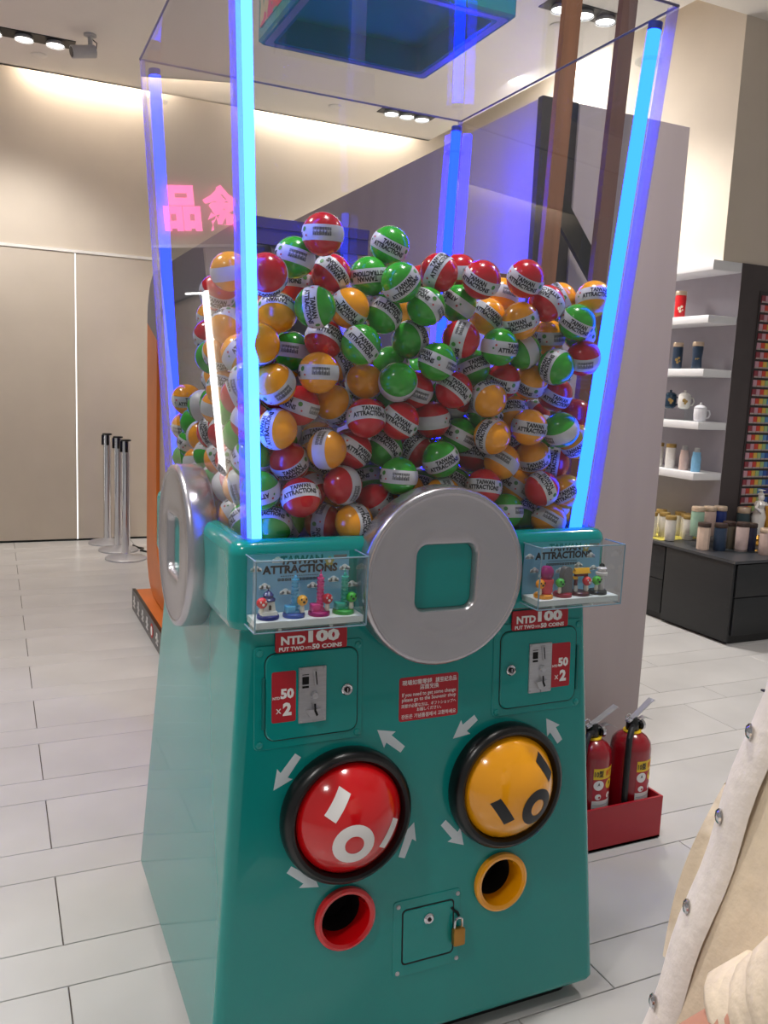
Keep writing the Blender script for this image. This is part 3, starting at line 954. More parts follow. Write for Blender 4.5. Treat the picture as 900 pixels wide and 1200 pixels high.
def fig_parts(t, kind, base_c, head_c, tower_c, head_dx, head_side=1):
    g = lambda c, k, r=.35: mat('figure_%s_%s_%s' % (k, c[0], c[1]), c, r, var=.04)
    mbase = g(base_c, 'base')
    mt = g(tower_c, 'tower', .25)
    mh = g(head_c, 'head')
    MB().lathe([(.0185, 0), (.0190, .002), (.0185, .0055), (.0165, .0075)], 24).obj('base', mbase, t)
    z = .0075
    if kind == 'tower':
        b = MB().rbox(-.016, .001, -.009, .007, z, z + .012, .003, .001)
        pr = [(.0085, z)]
        zz = z + .004
        pr += [(.0080, zz)]
        for i in range(8):
            pr += [(.0052, zz + .0005), (.0070, zz + .0062), (.0048, zz + .0064)]
            zz += .0066
        pr += [(.0035, zz), (.0030, zz + .005), (.0012, zz + .006), (.0009, zz + .014)]
        b.lathe(pr, 8, (.0015, 0, 0)).obj('tower', mt, t)
    elif kind == 'temple':
        MB().loft([[(x, y, q) for x, y in rrect(h, h, .001, 2)] for h, q in ((.0135, z), (.0125, z + .006), (.0105, z + .0065), (.0085, z + .024))]).obj('tower', mt, t)
        rf_ = mat('figure_navy_roof', (26, 34, 100), .35)
        MB().lathe([(.0125, z + .0225), (.0125, z + .025), (.009, z + .028), (.0085, z + .031), (.0095, z + .032), (.004, z + .038), (.0015, z + .039), (.001, z + .043)], 8).obj('roof', rf_, t)
        MB().prism([(-.002, z + .009), (.002, z + .009), (.002, z + .016), (0, z + .018), (-.002, z + .016)], 0, .001).obj('doorway', M_ink, t, frame((0, -.0112, 0), (1, 0, 0), (0, 0, 1)))
    elif kind == 'doll':
        MB().lathe([(.011, z), (.0135, z + .006), (.0125, z + .016), (.0145, z + .022), (.0140, z + .028), (.0085, z + .030)], 20, (.005, 0, 0)).obj('lower_tier', mt, t)
        MB().lathe([(.0085, z + .0295), (.0125, z + .034), (.0135, z + .040), (.0128, z + .047), (.0085, z + .053), (.002, z + .0545)], 20, (.005, 0, 0)).obj('upper_tier', g((150, 20, 100), 'tier'), t)
    elif kind == 'stone':
        MB().loft([[(x + .006, y, q) for x, y in rrect(hx, .008, .002, 2)] for hx, q in ((.0130, z), (.0120, z + .02), (.0105, z + .040), (.0085, z + .0475), (.004, z + .0505))]).obj('stone', mt, t)
    elif kind == 'gate':
        for dx in (-.012, .012):
            MB().rbox(dx - .003, dx + .003, -.003, .003, z, z + .034, .001, .0005).obj('pillar', mt, t)
            MB().lathe([(.0042, z), (.0042, z + .012)], 8, (dx, -.002, 0)).obj('pedestal', g((200, 196, 190), 'ped'), t)
        MB().rbox(-.0145, .0145, -.004, .004, z + .030, z + .036, .001, .0005).obj('beam', mt, t)
        MB().loft([[(-.019, -.007, z + .036), (.019, -.007, z + .036), (.019, .007, z + .036), (-.019, .007, z + .036)],
                   [(-.016, -.005, z + .041), (.016, -.005, z + .041), (.016, .005, z + .041), (-.016, .005, z + .041)],
                   [(-.018, -.0015, z + .046), (.018, -.0015, z + .046), (.018, .0015, z + .046), (-.018, .0015, z + .046)]]).obj('roof', g((226, 164, 30), 'roof'), t)
        MB().rbox(-.020, -.010, -.005, .005, z + .024, z + .030, .001, .002).obj('side_roof', g((226, 164, 30), 'roof'), t)
    elif kind == 'pavilion':
        MB().lathe([(.0075, z), (.0070, z + .028), (.012, z + .030), (.012, z + .035), (.008, z + .037), (.0075, z + .041), (.010, z + .043), (.006, z + .047)], 16, (.007, 0, 0)).obj('tower', mt, t)
        MB().lathe([(.006, z + .047), (.0045, z + .051), (.0012, z + .054)], 14, (.007, 0, 0)).obj('cap', M_black, t)
    # little round-headed visitor beside the landmark
    hx, hy = head_dx, -.006
    MB().lathe([(.0030, z), (.0042, z + .004), (.0035, z + .010), (.0022, z + .014)], 12, (hx, hy, 0)).obj('visitor_body', g((232, 222, 206), 'vb'), t)
    hd = MB().ball((hx, hy, z + .0205), .0092, 18, 12).obj('visitor_head', mh, t)
    f = MB()
    f.lathe([(.0022, 0), (.0022, .0008)], 10)
    for a in (-.0042, .0042):
        f.box(a - .0010, a + .0010, .0030, .0062, -.0006, .0008)
    f.obj('face', M_white if head_c[1] < 120 else M_ink, hd, frame((hx, hy - .0089, z + .0195), (1, 0, 0), (0, 0, 1)))


FZ = 1.0387
for x, lab, args in (
        (-.3860, 'navy based white temple figurine beside a red headed visitor', ('temple', (28, 36, 120), (206, 40, 44), (220, 218, 214), -.0125)),
        (-.3345, 'blue based figurine with pale blue skyscraper and yellow headed visitor', ('tower', (30, 70, 150), (236, 166, 50), (80, 170, 214), .0125)),
        (-.2830, 'magenta based figurine with pink skyscraper and red headed visitor', ('tower', (170, 30, 110), (190, 30, 50), (220, 70, 140), .0125)),
        (-.2325, 'green based figurine with teal skyscraper and green headed visitor', ('tower', (50, 160, 70), (60, 170, 50), (60, 170, 150), .0125)),
        (.2420, 'orange based figurine of a coral two tier doll and yellow visitor', ('doll', (234, 150, 40), (240, 150, 20), (222, 70, 80), -.0125)),
        (.2930, 'red based figurine of a grey stone slab and green visitor', ('stone', (150, 22, 42), (70, 170, 60), (112, 106, 106), -.0115)),
        (.3410, 'maroon based figurine of a yellow roofed gate and red visitor', ('gate', (84, 28, 34), (206, 36, 44), (110, 30, 34), .0105)),
        (.3900, 'black based figurine of a white tower and green headed visitor', ('pavilion', (26, 26, 28), (80, 180, 50), (226, 214, 214), -.0085))):
    t = thing('landmark_figurine', lab, 'figurine', (x, -.468, FZ), 'landmark figurines in the display cases')
    t.scale = (1.14, 1.14, 1.14)
    fig_parts(t, *args)

# ------------------------------------------------------------------ capsule balls
BR = .041
mb = MB()
mb.ball((0, 0, 0), BR, 28, 18)
shells = {c: mb.mesh('capsule_ball', m, 60) for c, m in (('r', M_bred), ('g', M_bgrn), ('y', M_byel))}


def sph(th, y, k):
    ph = y / BR
    return (k * math.sin(th) * math.cos(ph), -k * math.cos(th) * math.cos(ph), k * math.sin(ph))


mb = MB()
NT = 40
hs = [-.0148, -.009, -.003, .003, .009, .0148]
vs = [sph(2 * PI * i / NT, y, BR * 1.006) for y in hs for i in range(NT)]
mb.add(vs, [(k * NT + i, k * NT + (i + 1) % NT, (k + 1) * NT + (i + 1) % NT, (k + 1) * NT + i) for k in range(len(hs) - 1) for i in range(NT)], 0)


def on_ball(pts2, faces, mi, k=1.019):
    mb.add([sph(x / BR, y, BR * k) for x, y in pts2], faces, mi)


for s_, y_, sz, w_ in (('TAIWAN', .0068, .0128, .043), ('ATTRACTIONS', -.0040, .0128, .074)):
    v_, f_ = text(s_, sz, .05, w_)
    on_ball([(a + (.004 if s_ == 'TAIWAN' else 0), b + y_) for a, b in v_], f_, 1)
for x_, y_, r_, mi in ((.0435, .006, .0048, 2), (.0500, -.006, .0020, 3), (-.0430, .005, .0024, 3), (-.0480, -.002, .0022, 2)):
    on_ball([(x_ + a, y_ + b) for a, b in circ(r_, 12)], [tuple(range(12))], mi)
random.seed(11)
x_ = .066
while x_ < .101:
    w_ = random.choice((.0006, .0009, .0013))
    on_ball([(x_, -.006), (x_ + w_, -.006), (x_ + w_, .009), (x_, .009)], [(0, 1, 2, 3)], 1)
    x_ += w_ + random.choice((.0005, .0008))
on_ball([(-.037, -.0115), (.037, -.0115), (.037, -.0121), (-.037, -.0121)], [(0, 1, 2, 3)], 1)
label_me = mb.mesh('label', [M_paper, M_ink, M_inkg, M_inkr], 60)

BALLS = '''-268 -382 1767 r -34 -2 -2 93 1
-303 -319 1727 g -44 9 -8 88 1
-218 -302 1705 r -38 -1 91 -1 1
-377 -378 1682 r 76 62 -11 -9 1
-270 -241 1688 r 87 -5 3 -48 1
-277 -376 1630 g 72 21 61 -21 1
-336 -319 1619 y -11 11 92 -34 1
-190 -338 1637 y -88 -21 -33 24 1
-136 -307 1707 g -7 -20 -97 -2 1
-89 -300 1774 g -94 -14 -18 19 1
-96 -378 1692 g -88 -13 39 15 1
6 -346 1724 r 84 -31 -41 -10 1
93 -277 1739 r 57 7 1 -80 1
17 -250 1711 r -93 -23 -10 23 0
91 -379 1714 r 86 23 19 -38 1
-27 -360 1651 g -73 26 -28 55 1
74 -314 1668 g -28 66 69 -3 1
-108 -323 1632 g -93 10 -31 4 1
-33 -260 1647 y -80 -54 14 17 1
-38 -314 1584 g -77 35 -50 10 1
62 -356 1590 r -39 -23 57 67 1
200 -380 1726 r 90 26 16 -29 1
274 -358 1681 r 30 -40 -83 21 1
205 -364 1638 y 87 14 -18 -42 1
319 -305 1612 y 60 8 3 -78 1
343 -381 1643 g -90 -23 -17 28 1
400 -360 1701 y -96 13 -2 20 1
399 -318 1628 g -82 13 -45 30 1
214 -263 1700 y -49 12 -1 85 1
160 -296 1648 y -92 -3 -31 21 1
354 -292 1699 y -63 14 -46 59 1
149 -373 1578 g -98 -7 -1 -16 1
315 -234 1572 g -84 -34 -22 -33 0
300 -375 1543 g -61 29 51 52 1
378 -369 1566 r 27 21 13 -92 1
-280 -250 1548 g -31 4 -2 94 1
-327 -183 1553 r -90 20 33 11 0
-233 -313 1572 r 94 -19 24 5 1
-176 -372 1564 g 90 5 37 -15 1
-263 -368 1504 y -42 1 2 90 1
-352 -370 1478 y 46 44 1 -76 1
-136 -302 1490 y 73 59 7 -29 1
-286 -327 1437 r 75 -4 15 -63 1
-201 -301 1441 y -82 -36 42 -5 1
-346 -367 1391 y 65 -32 -62 -28 1
-222 -267 1362 y -94 24 2 18 1
-156 -366 1417 r -97 20 -1 8 1
-165 -324 1347 r 94 3 30 7 1
-174 -241 1529 y 86 -8 49 -6 1
-52 -253 1531 g -90 -26 29 13 1
0 -371 1539 g 70 -6 18 -67 1
120 -310 1533 g 96 -12 -18 -10 1
-24 -319 1479 r -49 2 -21 83 1
-46 -213 1459 g -92 29 -17 16 1
55 -350 1482 r -92 4 -31 20 1
-74 -358 1413 r 92 9 26 -23 1
26 -312 1415 r -74 4 10 -65 1
100 -302 1381 g -62 10 -19 74 1
199 -220 1448 y 89 38 11 -17 0
147 -369 1385 y 66 -39 -48 -40 1
4 -274 1346 r 82 -31 -40 -23 1
-84 -305 1351 g 89 -14 36 -19 1
28 -358 1332 g -94 -4 25 15 1
163 -264 1336 r 92 -12 8 -34 1
198 -316 1507 r 87 17 9 -44 1
281 -303 1507 y -77 -29 -15 53 1
359 -296 1482 r -94 -23 -12 16 1
246 -286 1435 y 91 -25 -2 -29 1
247 -363 1406 y -97 -3 -5 17 1
328 -372 1402 g 23 -29 -15 91 1
425 -290 1433 r -73 -51 -12 41 1
393 -241 1532 r 63 6 25 -72 0
399 -340 1374 y -80 -19 36 41 1
195 -339 1326 y -24 27 -8 92 1
296 -314 1335 y -91 -23 20 24 1
372 -287 1318 r -70 23 63 20 1
385 -205 1327 g -94 4 2 30 0
282 -243 1375 r 92 -1 -29 -24 1
-303 -322 1322 r 91 24 -26 -14 1
-316 -217 1316 r -58 -18 -11 77 0
-197 -208 1303 g -93 0 -28 18 1
-331 -273 1257 r 59 44 -15 -65 1
-293 -369 1255 r 93 -28 -7 -17 1
-178 -276 1261 y 6 -18 -96 18 1
-100 -254 1277 g -81 18 15 52 1
-75 -366 1297 g 37 -3 0 -92 1
-110 -325 1236 r -85 2 33 -38 1
-215 -295 1190 r -48 -11 66 55 1
-172 -364 1200 y -72 18 -65 -1 1
-337 -326 1193 g 85 -42 6 -27 1
61 -214 1255 g 89 -20 12 -38 1
102 -287 1266 g 90 -23 30 -19 1
138 -361 1271 r -95 10 -4 27 1
267 -286 1264 y -65 13 -24 70 1
293 -363 1266 r -78 16 -49 33 1
379 -339 1255 y -91 5 28 26 1
328 -349 1191 y 24 -25 8 -92 1
306 -270 1190 g 85 -40 18 -24 1
204 -354 1214 g 68 -6 -5 -71 1
387 -282 1196 y -77 -4 28 54 1
-395 -170 1707 y -77 3 16 -60 1
-393 -59 1673 r -90 -37 -9 14 1
-364 12 1644 g -95 -24 6 11 1
-357 136 1633 y 96 23 -5 -11 1
-377 73 1584 r -93 -33 6 10 1
-386 8 1534 g -58 49 -38 51 1
-391 -88 1542 y 87 45 -8 -9 1
-358 66 1484 y 79 53 14 -22 1
-288 251 1190 r 60 -76 12 -17 0
150 -300 1190 r -10 -90 -10 -39 1
-307 139 1190 g 98 7 -10 -8 0
-292 -184 1190 g -84 -31 38 -19 0
366 79 1190 y 52 -11 1 84 0
-62 -276 1190 r -24 -9 26 92 1
-285 351 1190 g -19 -17 72 -63 0
89 -351 1190 g 70 46 7 53 1
-312 25 1190 y -78 28 -27 -46 0
-287 -262 1190 g 51 -32 -78 2 1
-366 194 1190 y -3 87 46 12 1
20 -309 1190 g -16 -73 46 46 1
366 159 1190 y -8 -29 9 -94 0
366 -204 1190 r 25 -83 3 -49 0
-366 -156 1190 y 30 -82 -37 29 1
81 -257 1190 y -92 -21 14 -26 0
366 -2 1190 g 69 -52 15 -46 0
-366 -36 1190 y -1 -15 -70 68 1
-139 -265 1190 y 47 47 71 22 0
225 -277 1190 y -34 -34 59 -63 1
366 -122 1190 y -64 -35 24 62 0
-366 351 1190 r -76 0 54 33 1
-366 85 1190 r 39 -58 54 -45 1
-48 -351 1190 r -80 14 -11 55 1
-311 83 1246 r 7 76 45 45 0
346 -245 1256 r -14 -25 22 -92 0
39 -355 1252 y 51 46 -57 -43 1
5 -231 1190 y 2 29 94 -9 0
-298 197 1246 y 37 7 84 36 0
-308 -102 1190 r -53 -9 -40 73 0
-366 273 1190 r 66 -31 -46 49 1
-321 285 1253 r -34 18 91 -9 0
-366 -247 1190 g -28 -60 -68 27 1
369 -58 1242 y 2 87 30 36 0
370 118 1258 y -85 -25 6 -44 0
185 -291 1262 g -63 -26 65 -31 0
-369 25 1245 g -8 40 32 84 1
-252 -298 1261 r 65 -37 10 64 1
-369 142 1247 r 49 47 7 72 1
-28 -308 1257 y -6 33 -23 90 1
370 -167 1258 r 41 89 -1 -16 0
-313 -149 1255 y 72 -57 37 -2 0
-371 356 1270 g 75 -31 49 -30 1
-198 -356 1277 r -41 -68 8 59 1
-370 -345 1266 g 9 35 91 15 1
-294 356 1271 g -11 -63 30 -69 0
147 -229 1230 y 50 -1 86 -5 0
370 199 1258 r 51 -80 -26 6 0
-317 25 1305 r -15 -21 -93 -21 0
-370 -203 1257 y -7 -57 53 60 1
-370 221 1267 y -87 6 -6 -47 1
-315 -36 1250 g -25 -94 -14 -8 0
370 24 1263 g 7 -78 39 47 0
-307 240 1317 y -33 -4 -29 89 0
-373 287 1313 g 16 -77 -60 -4 1
373 -104 1308 g -32 23 91 -7 0
-372 84 1300 g 92 -21 30 6 1
77 -244 1329 r -55 82 -6 2 1
-309 145 1300 r -56 -44 34 59 0
-374 -284 1323 g -32 81 48 2 1
-369 -94 1244 r 66 47 -8 57 1
-141 -248 1348 r 11 -17 34 91 1
-375 360 1351 y -17 -7 -11 97 1
-237 -360 1351 y 17 56 -38 70 1
-315 -87 1308 r 31 -31 12 -88 0
-307 319 1340 g 66 -32 66 -3 0
-372 -31 1302 y 39 2 -88 -23 1
374 -8 1336 g -59 -69 19 -33 0
374 160 1329 g -81 -33 41 -23 0
-373 -145 1309 r 66 1 -49 -56 1
-376 230 1370 g -2 81 25 51 1
-302 -265 1381 g 21 -32 -22 -89 1
365 -253 1391 g -71 -22 -50 -43 1
-309 186 1376 r -3 92 29 -20 0
374 73 1326 g 50 23 -44 70 0
-324 96 1364 r -85 22 -17 41 0
377 -115 1386 g -28 -50 66 -46 0
-380 330 1426 y 98 8 -5 7 1
-375 156 1340 y 58 -56 42 40 1
-313 -150 1363 g -26 -71 57 -31 0
308 352 1393 y 21 10 84 -47 0
-308 363 1408 y -79 -28 48 -21 0
-376 -84 1364 r -45 -79 37 12 1
62 363 1398 r 54 21 61 -52 1
-100 -258 1416 r 92 22 -6 -28 1
-376 -219 1369 g 56 -18 70 38 1
-322 277 1408 g 54 33 -3 -76 0
-376 31 1358 r 72 15 51 -43 1
167 -302 1428 g -22 -55 79 9 1
378 115 1396 g -65 -8 71 23 0
-379 -149 1408 g -30 60 60 41 1
-318 -27 1363 y 68 32 46 -46 0
-227 363 1411 g 46 7 62 -62 0
380 364 1430 g 72 -25 33 55 0
222 221 1435 y 44 -41 -11 78 0
-265 225 1433 y 9 7 19 97 0
-379 125 1416 g -51 -65 6 -54 1
380 -183 1431 r 6 34 -74 56 1
43 -234 1404 g -64 20 -57 -46 0
-313 -91 1414 y -37 -72 -40 42 0
133 -366 1466 y -4 -2 82 -56 1
-309 -253 1463 r -25 56 47 62 1
379 -36 1410 g -4 -16 89 -41 0
323 167 1422 g 71 -68 -8 -12 0
328 82 1460 g 55 82 -3 0 0
347 292 1442 y 16 -1 -79 58 0
-379 -21 1419 y -77 -11 7 -61 1
-295 129 1432 y 45 -59 -60 26 0
266 295 1450 r -2 -96 -23 -9 0
48 281 1467 g 34 16 72 56 0
-156 365 1448 r 34 54 67 36 0
382 223 1468 y 46 4 87 5 0
185 143 1437 y 29 18 92 10 0
-88 -368 1493 g 55 -78 29 -1 1
309 -8 1447 g 14 96 -20 2 0
99 -267 1455 r 44 -77 -45 -3 1
-308 -176 1438 g 47 -4 -43 -75 0
-378 -293 1402 r 92 21 12 28 1
141 222 1431 g -87 -29 -25 27 0
-381 -219 1450 r -51 47 70 -11 1
-77 366 1468 g 23 15 45 -84 0
382 141 1472 y -33 89 6 -27 0
292 219 1478 y -11 68 -65 -28 0
262 131 1462 r -76 58 26 -1 0
23 -252 1479 g 50 -41 -3 75 1
-197 84 1459 y -52 -77 -24 25 0
382 -95 1465 g -39 -18 50 -73 0
197 340 1500 r 67 40 34 -51 0
382 22 1467 y 17 -14 44 86 0
113 112 1458 g -87 -17 15 42 0
252 50 1458 g 53 -39 -39 63 0
-43 83 1484 r 71 -15 50 46 0
-182 184 1510 g 50 53 -64 19 0
384 -163 1510 r 21 82 -18 -48 0
3 366 1455 r -53 -23 55 -59 0
-382 -89 1462 y 20 -16 -94 17 1
42 -30 1477 g 25 -63 42 59 0
-82 -128 1499 r 17 82 42 -31 0
-139 295 1485 g -1 -7 -6 -99 0
-87 232 1485 y -57 15 -12 78 0
-37 294 1471 y -17 -46 31 81 0
-163 -136 1514 r 64 12 -25 71 0
-134 23 1485 g -55 68 -34 30 0
204 -164 1508 g -61 77 14 3 0
-387 -371 1552 y -23 23 -73 -58 1
127 298 1491 g -75 -63 -6 -12 0
135 -93 1486 r -10 71 43 53 0
94 185 1487 g -19 -55 -13 -79 0
305 -162 1492 g -27 36 76 45 0
173 59 1474 y 39 -63 65 -9 0
-117 100 1457 g 23 69 25 63 0
62 78 1512 r -14 58 75 -24 0
242 -326 1575 g 4 -83 -12 52 1
279 -69 1492 g -32 -79 21 45 0
-300 -13 1441 y 26 11 -56 77 0
164 -243 1519 r -6 32 -94 -3 0
56 -110 1475 g -9 25 90 32 0
-2 217 1472 y -25 15 11 -94 0
-105 -192 1544 y -92 30 19 -1 0
-12 147 1524 r 44 -72 -9 52 0
-383 -295 1482 g -9 13 -64 74 1
110 -25 1522 g 18 10 -74 63 1
5 -168 1503 r -86 -42 -2 -25 0
206 -54 1525 r 75 -24 -44 -42 0
-213 -72 1514 y -36 80 -22 40 1
-27 6 1505 g -52 54 -65 0 0
-389 -150 1596 y 61 -44 -2 -64 1
-277 59 1468 g -91 -22 -33 8 0
-16 -75 1512 y 90 16 37 -3 0
-124 -64 1529 g -32 -69 3 63 0
124 -165 1523 y 25 -29 88 -23 0
-329 -238 1614 y -47 -37 -10 78 1
-277 -118 1555 g -17 -83 -49 -18 0
-267 -8 1515 g 13 70 32 60 0
-308 -75 1494 r -47 -62 47 40 0
-227 -180 1541 y 33 4 87 33 0
-386 -236 1537 y -88 34 28 -9 1'''
NVIS = 108
rows = []
for ln in BALLS.strip().split('\n'):
    a = ln.split()
    rows.append((Vector([int(q) / 1000 for q in a[:3]]), a[3], Quaternion([int(q) for q in a[4:8]]).normalized(), a[8] == '1'))
CN = {'r': 'red', 'g': 'green', 'y': 'yellow'}
ORD = ['first', 'second', 'third', 'fourth', 'fifth', 'sixth', 'seventh', 'eighth', 'ninth', 'tenth', 'eleventh', 'twelfth', 'thirteenth', 'fourteenth',
       'fifteenth', 'sixteenth', 'seventeenth', 'eighteenth', 'nineteenth', 'twentieth']
_inv = cam.matrix_world.inverted()


def view(p):
    q = _inv @ p
    return (q.x / -q.z, q.y / -q.z)


front = sorted(range(NVIS), key=lambda i: -view(rows[i][0])[1])
lab_of = {}
NR = 9
for k in range(NR):
    seg = sorted(front[k * NVIS // NR:(k + 1) * NVIS // NR], key=lambda i: view(rows[i][0])[0])
    for j, i in enumerate(seg):
        lab_of[i] = '%s capsule ball, %s from the left in the %s row from the top' % (CN[rows[i][1]], ORD[j], ORD[k])
used = set()
for i, (p, c, q, seen) in enumerate(rows):
    o = link('capsule_ball', shells[c])
    o.location = p
    o.rotation_mode = 'QUATERNION'
    o.rotation_quaternion = q
    link('label', label_me, o)
    if i < NVIS:
        tag(o, lab_of[i], 'capsule ball', 'capsule balls against the tank panels')
        continue
    lab = '%s capsule ball hidden deep inside the pile in the tank' % CN[c]
    if seen:
        v0 = Vector(view(p))
        for k in sorted(range(NVIS), key=lambda k: (Vector(view(rows[k][0])) - v0).length)[:6]:
            d = v0 - Vector(view(rows[k][0]))
            side = ('beside' if abs(d.x) > abs(d.y) else ('above' if d.y > 0 else 'below'))
            where = lab_of[k].split(', ')[1].replace('from the left', 'from left').replace('in the ', 'in ').replace(' from the top', '')
            lab2 = '%s ball peeking out %s the %s one, %s' % (CN[c], side, CN[rows[k][1]], where)
            if lab2 not in used:
                lab = lab2
                used.add(lab)
                break
    tag(o, lab, 'capsule ball', 'capsule balls deeper in the pile')

# ------------------------------------------------------------------ fire extinguishers in their red box
t = thing('extinguisher_box', 'open red metal box on the floor holding two fire extinguishers', 'box', (0, 0, 0))
M_box = mat('red_box_paint', (170, 22, 38), .35, var=.06)
X0, X1, Y0, Y1, H, w = .835, 1.185, .075, .31, .152, .008
MB().box(X0, X1, Y0, Y1, .004, .012).obj('bottom', M_box, t)
for a in ((X0, X1, Y0, Y0 + w, .004, H), (X0, X1, Y1 - w, Y1, .004, H), (X0, X0 + w, Y0 + w, Y1 - w, .004, H), (X1 - w, X1, Y0 + w, Y1 - w, .004, H)):
    MB().box(*a).obj('side', M_box, t)
M_ext = mat('extinguisher_red', (142, 10, 26), .22, var=.04, coat=.5)
M_lty = mat('label_yellow', (232, 190, 30), .45, var=.03)
M_hose = mat('black_rubber', (16, 16, 17), .5)


def extinguisher(x, y, label, rz, z0=.013):
    t = thing('fire_extinguisher', label, 'fire extinguisher', (x, y, z0), 'red fire extinguishers', rz)
    t.scale = (1, 1, .93)
    r = .068
    MB().lathe([(.060, 0), (r, .008), (r, .315), (.064, .338), (.050, .357), (.034, .368), (.027, .372)], 36).obj('cylinder', M_ext, t)
    MB().lathe([(.029, .371), (.031, .374), (.029, .378)], 24).obj('yellow_collar', M_lty, t)
    vb = MB().lathe([(.020, .376), (.022, .382), (.022, .402), (.017, .408), (.015, .425)], 18).obj('valve', M_black, t)
    MB().lathe([(.020, 0), (.021, .010), (.018, .014)], 20).obj('pressure_gauge', M_chrome, vb, frame((.022, -.010, .395), (0, 1, 0), (0, 0, 1)))
    MB().add([(-.03, -.009, .412), (-.03, .009, .412), (.012, .010, .428), (.012, -.010, .428), (.095, .011, .472), (.095, -.011, .472), (.103, .009, .466), (.103, -.009, .466),
              (-.03, -.009, .418), (-.03, .009, .418), (.012, .010, .434), (.012, -.010, .434), (.093, .011, .4775), (.093, -.011, .4775)],
             [(0, 1, 2, 3), (3, 2, 4, 5), (5, 4, 6, 7), (8, 11, 10, 9), (11, 13, 12, 10), (13, 7, 6, 12), (0, 3, 11, 8), (3, 5, 13, 11), (5, 7, 13), (1, 9, 10, 2), (2, 10, 12, 4), (4, 12, 6), (0, 8, 9, 1)]).obj('lever', M_steel, t)
    MB().add([(.0, -.008, .402), (.0, .008, .402), (.06, .009, .412), (.06, -.009, .412), (.105, .008, .392), (.105, -.008, .392),
              (.0, -.008, .406), (.0, .008, .406), (.06, .009, .416), (.06, -.009, .416)],
             [(0, 1, 2, 3), (3, 2, 4, 5), (6, 9, 8, 7), (9, 5, 4, 8), (0, 3, 9, 6), (3, 5, 9), (1, 7, 8, 2), (2, 8, 4), (0, 6, 7, 1)]).obj('carry_handle', M_steel, t)
    MB().tube([(-.028 + .012 * math.cos(a), 0, .432 + .012 * math.sin(a)) for a in [2 * PI * i / 14 for i in range(15)]], .0016, 6).obj('safety_pin', M_chrome, t)
    MB().tube([(-.01, -.012, .395), (-.045, -.03, .40), (-.068, -.042, .375), (-.078, -.048, .30), (-.078, -.049, .18), (-.076, -.049, .09)], .0105, 10).obj('hose', M_hose, t)
    MB().tube([(-.076, -.049, .10), (-.076, -.049, .045)], [.012, .016], 10).obj('nozzle', M_grey, t)
    # wrapped label: yellow heading, round marks, white table

    def wrap(u0, u1, z0, z1, k, mi, mb):
        n = 10
        vs = [((r + k) * math.sin(a), -(r + k) * math.cos(a), z) for z in (z0, z1) for a in [u0 + (u1 - u0) * i / n for i in range(n + 1)]]
        mb.add(vs, [(i, i + 1, n + 2 + i, n + 1 + i) for i in range(n)], mi)

    def wtext(mb, s, u, z, size, width, mi, k=.0012):
        v_, f_ = text(s, size, .03, width)
        mb.add([((r + k) * math.sin(u + a / r), -(r + k) * math.cos(u + a / r), z + b) for a, b in v_], f_, mi)

    def wdisc(mb, u, z, q, mi, k=.0009):
        n = 12
        vs = []
        for i in range(n + 1):
            a = q * math.sin(PI * (i / n - .5))
            b = math.sqrt(max(q * q - a * a, 0)) + 1e-5
            vs += [((r + k) * math.sin(u + a / r), -(r + k) * math.cos(u + a / r), z - b), ((r + k) * math.sin(u + a / r), -(r + k) * math.cos(u + a / r), z + b)]
        mb.add(vs, [(2 * i, 2 * i + 2, 2 * i + 3, 2 * i + 1) for i in range(n)], mi)
    mb = MB()
    wrap(-.55, .75, .245, .285, .0006, 1, mb)
    wrap(-.55, .75, .165, .245, .0006, 2, mb)
    wrap(-.55, .75, .060, .165, .0006, 0, mb)
    wtext(mb, '10型', -.27, .266, .026, .032, 3)
    wtext(mb, '乾粉', .36, .266, .024, .034, 5)
    wdisc(mb, -.25, .223, .0185, 0)
    wtext(mb, 'A', -.25, .227, .016, .009, 3)
    wdisc(mb, .42, .223, .0185, 1)
    wtext(mb, 'B', .42, .227, .016, .009, 3)
    for u in (-.25, .42):
        wdisc(mb, u, .180, .011, 0)
        wdisc(mb, u + .06, .178, .004, 2, .0012)
    for i in range(8):
        z = .150 - i * .0115
        wrap(-.5, .55 - .1 * (i % 3), z - .0016, z, .0010, 4, mb)
    mb.obj('label', [M_white, M_lty, M_stick, M_ink, mat('label_bluegrey', (150, 166, 190), .5), mat('label_orange', (214, 96, 20), .5)], t)
    return t


extinguisher(1.106, .165, 'red fire extinguisher at the open end of the red box', math.radians(12))
extinguisher(.938, .165, 'red fire extinguisher half hidden behind the machine edge', math.radians(4))

# ------------------------------------------------------------------ shelves
for z, y1, lab in ((2.385, 4.2, 'topmost white ledge over the shelf wall'), (2.036, 4.2, 'white wall shelf carrying the red tumbler'),
                   (1.690, 4.2, 'white wall shelf carrying two navy tumblers'), (1.341, 4.2, 'white wall shelf carrying the lidded mugs'),
                   (1.002, 4.2, 'lowest white wall shelf carrying the slim bottles')):
    th_ = .064 if z > 2.3 else .05
    tag(MB().rbox(3.386, 3.6345, 2.303, y1, z - th_, z - .0005, .002, .002).obj('wall_shelf', M_shelf), lab, 'shelf', 'white wall shelves')

M_gold = mat('gold_lid', (176, 146, 84), .35, metal=.35, var=.06)
M_pgold = mat('pale_gold_lid', (206, 184, 160), .3, metal=.4, var=.05)
M_blid = mat('brown_lid', (62, 46, 40), .4)
M_cream = mat('cream_motif', (236, 226, 200), .4)


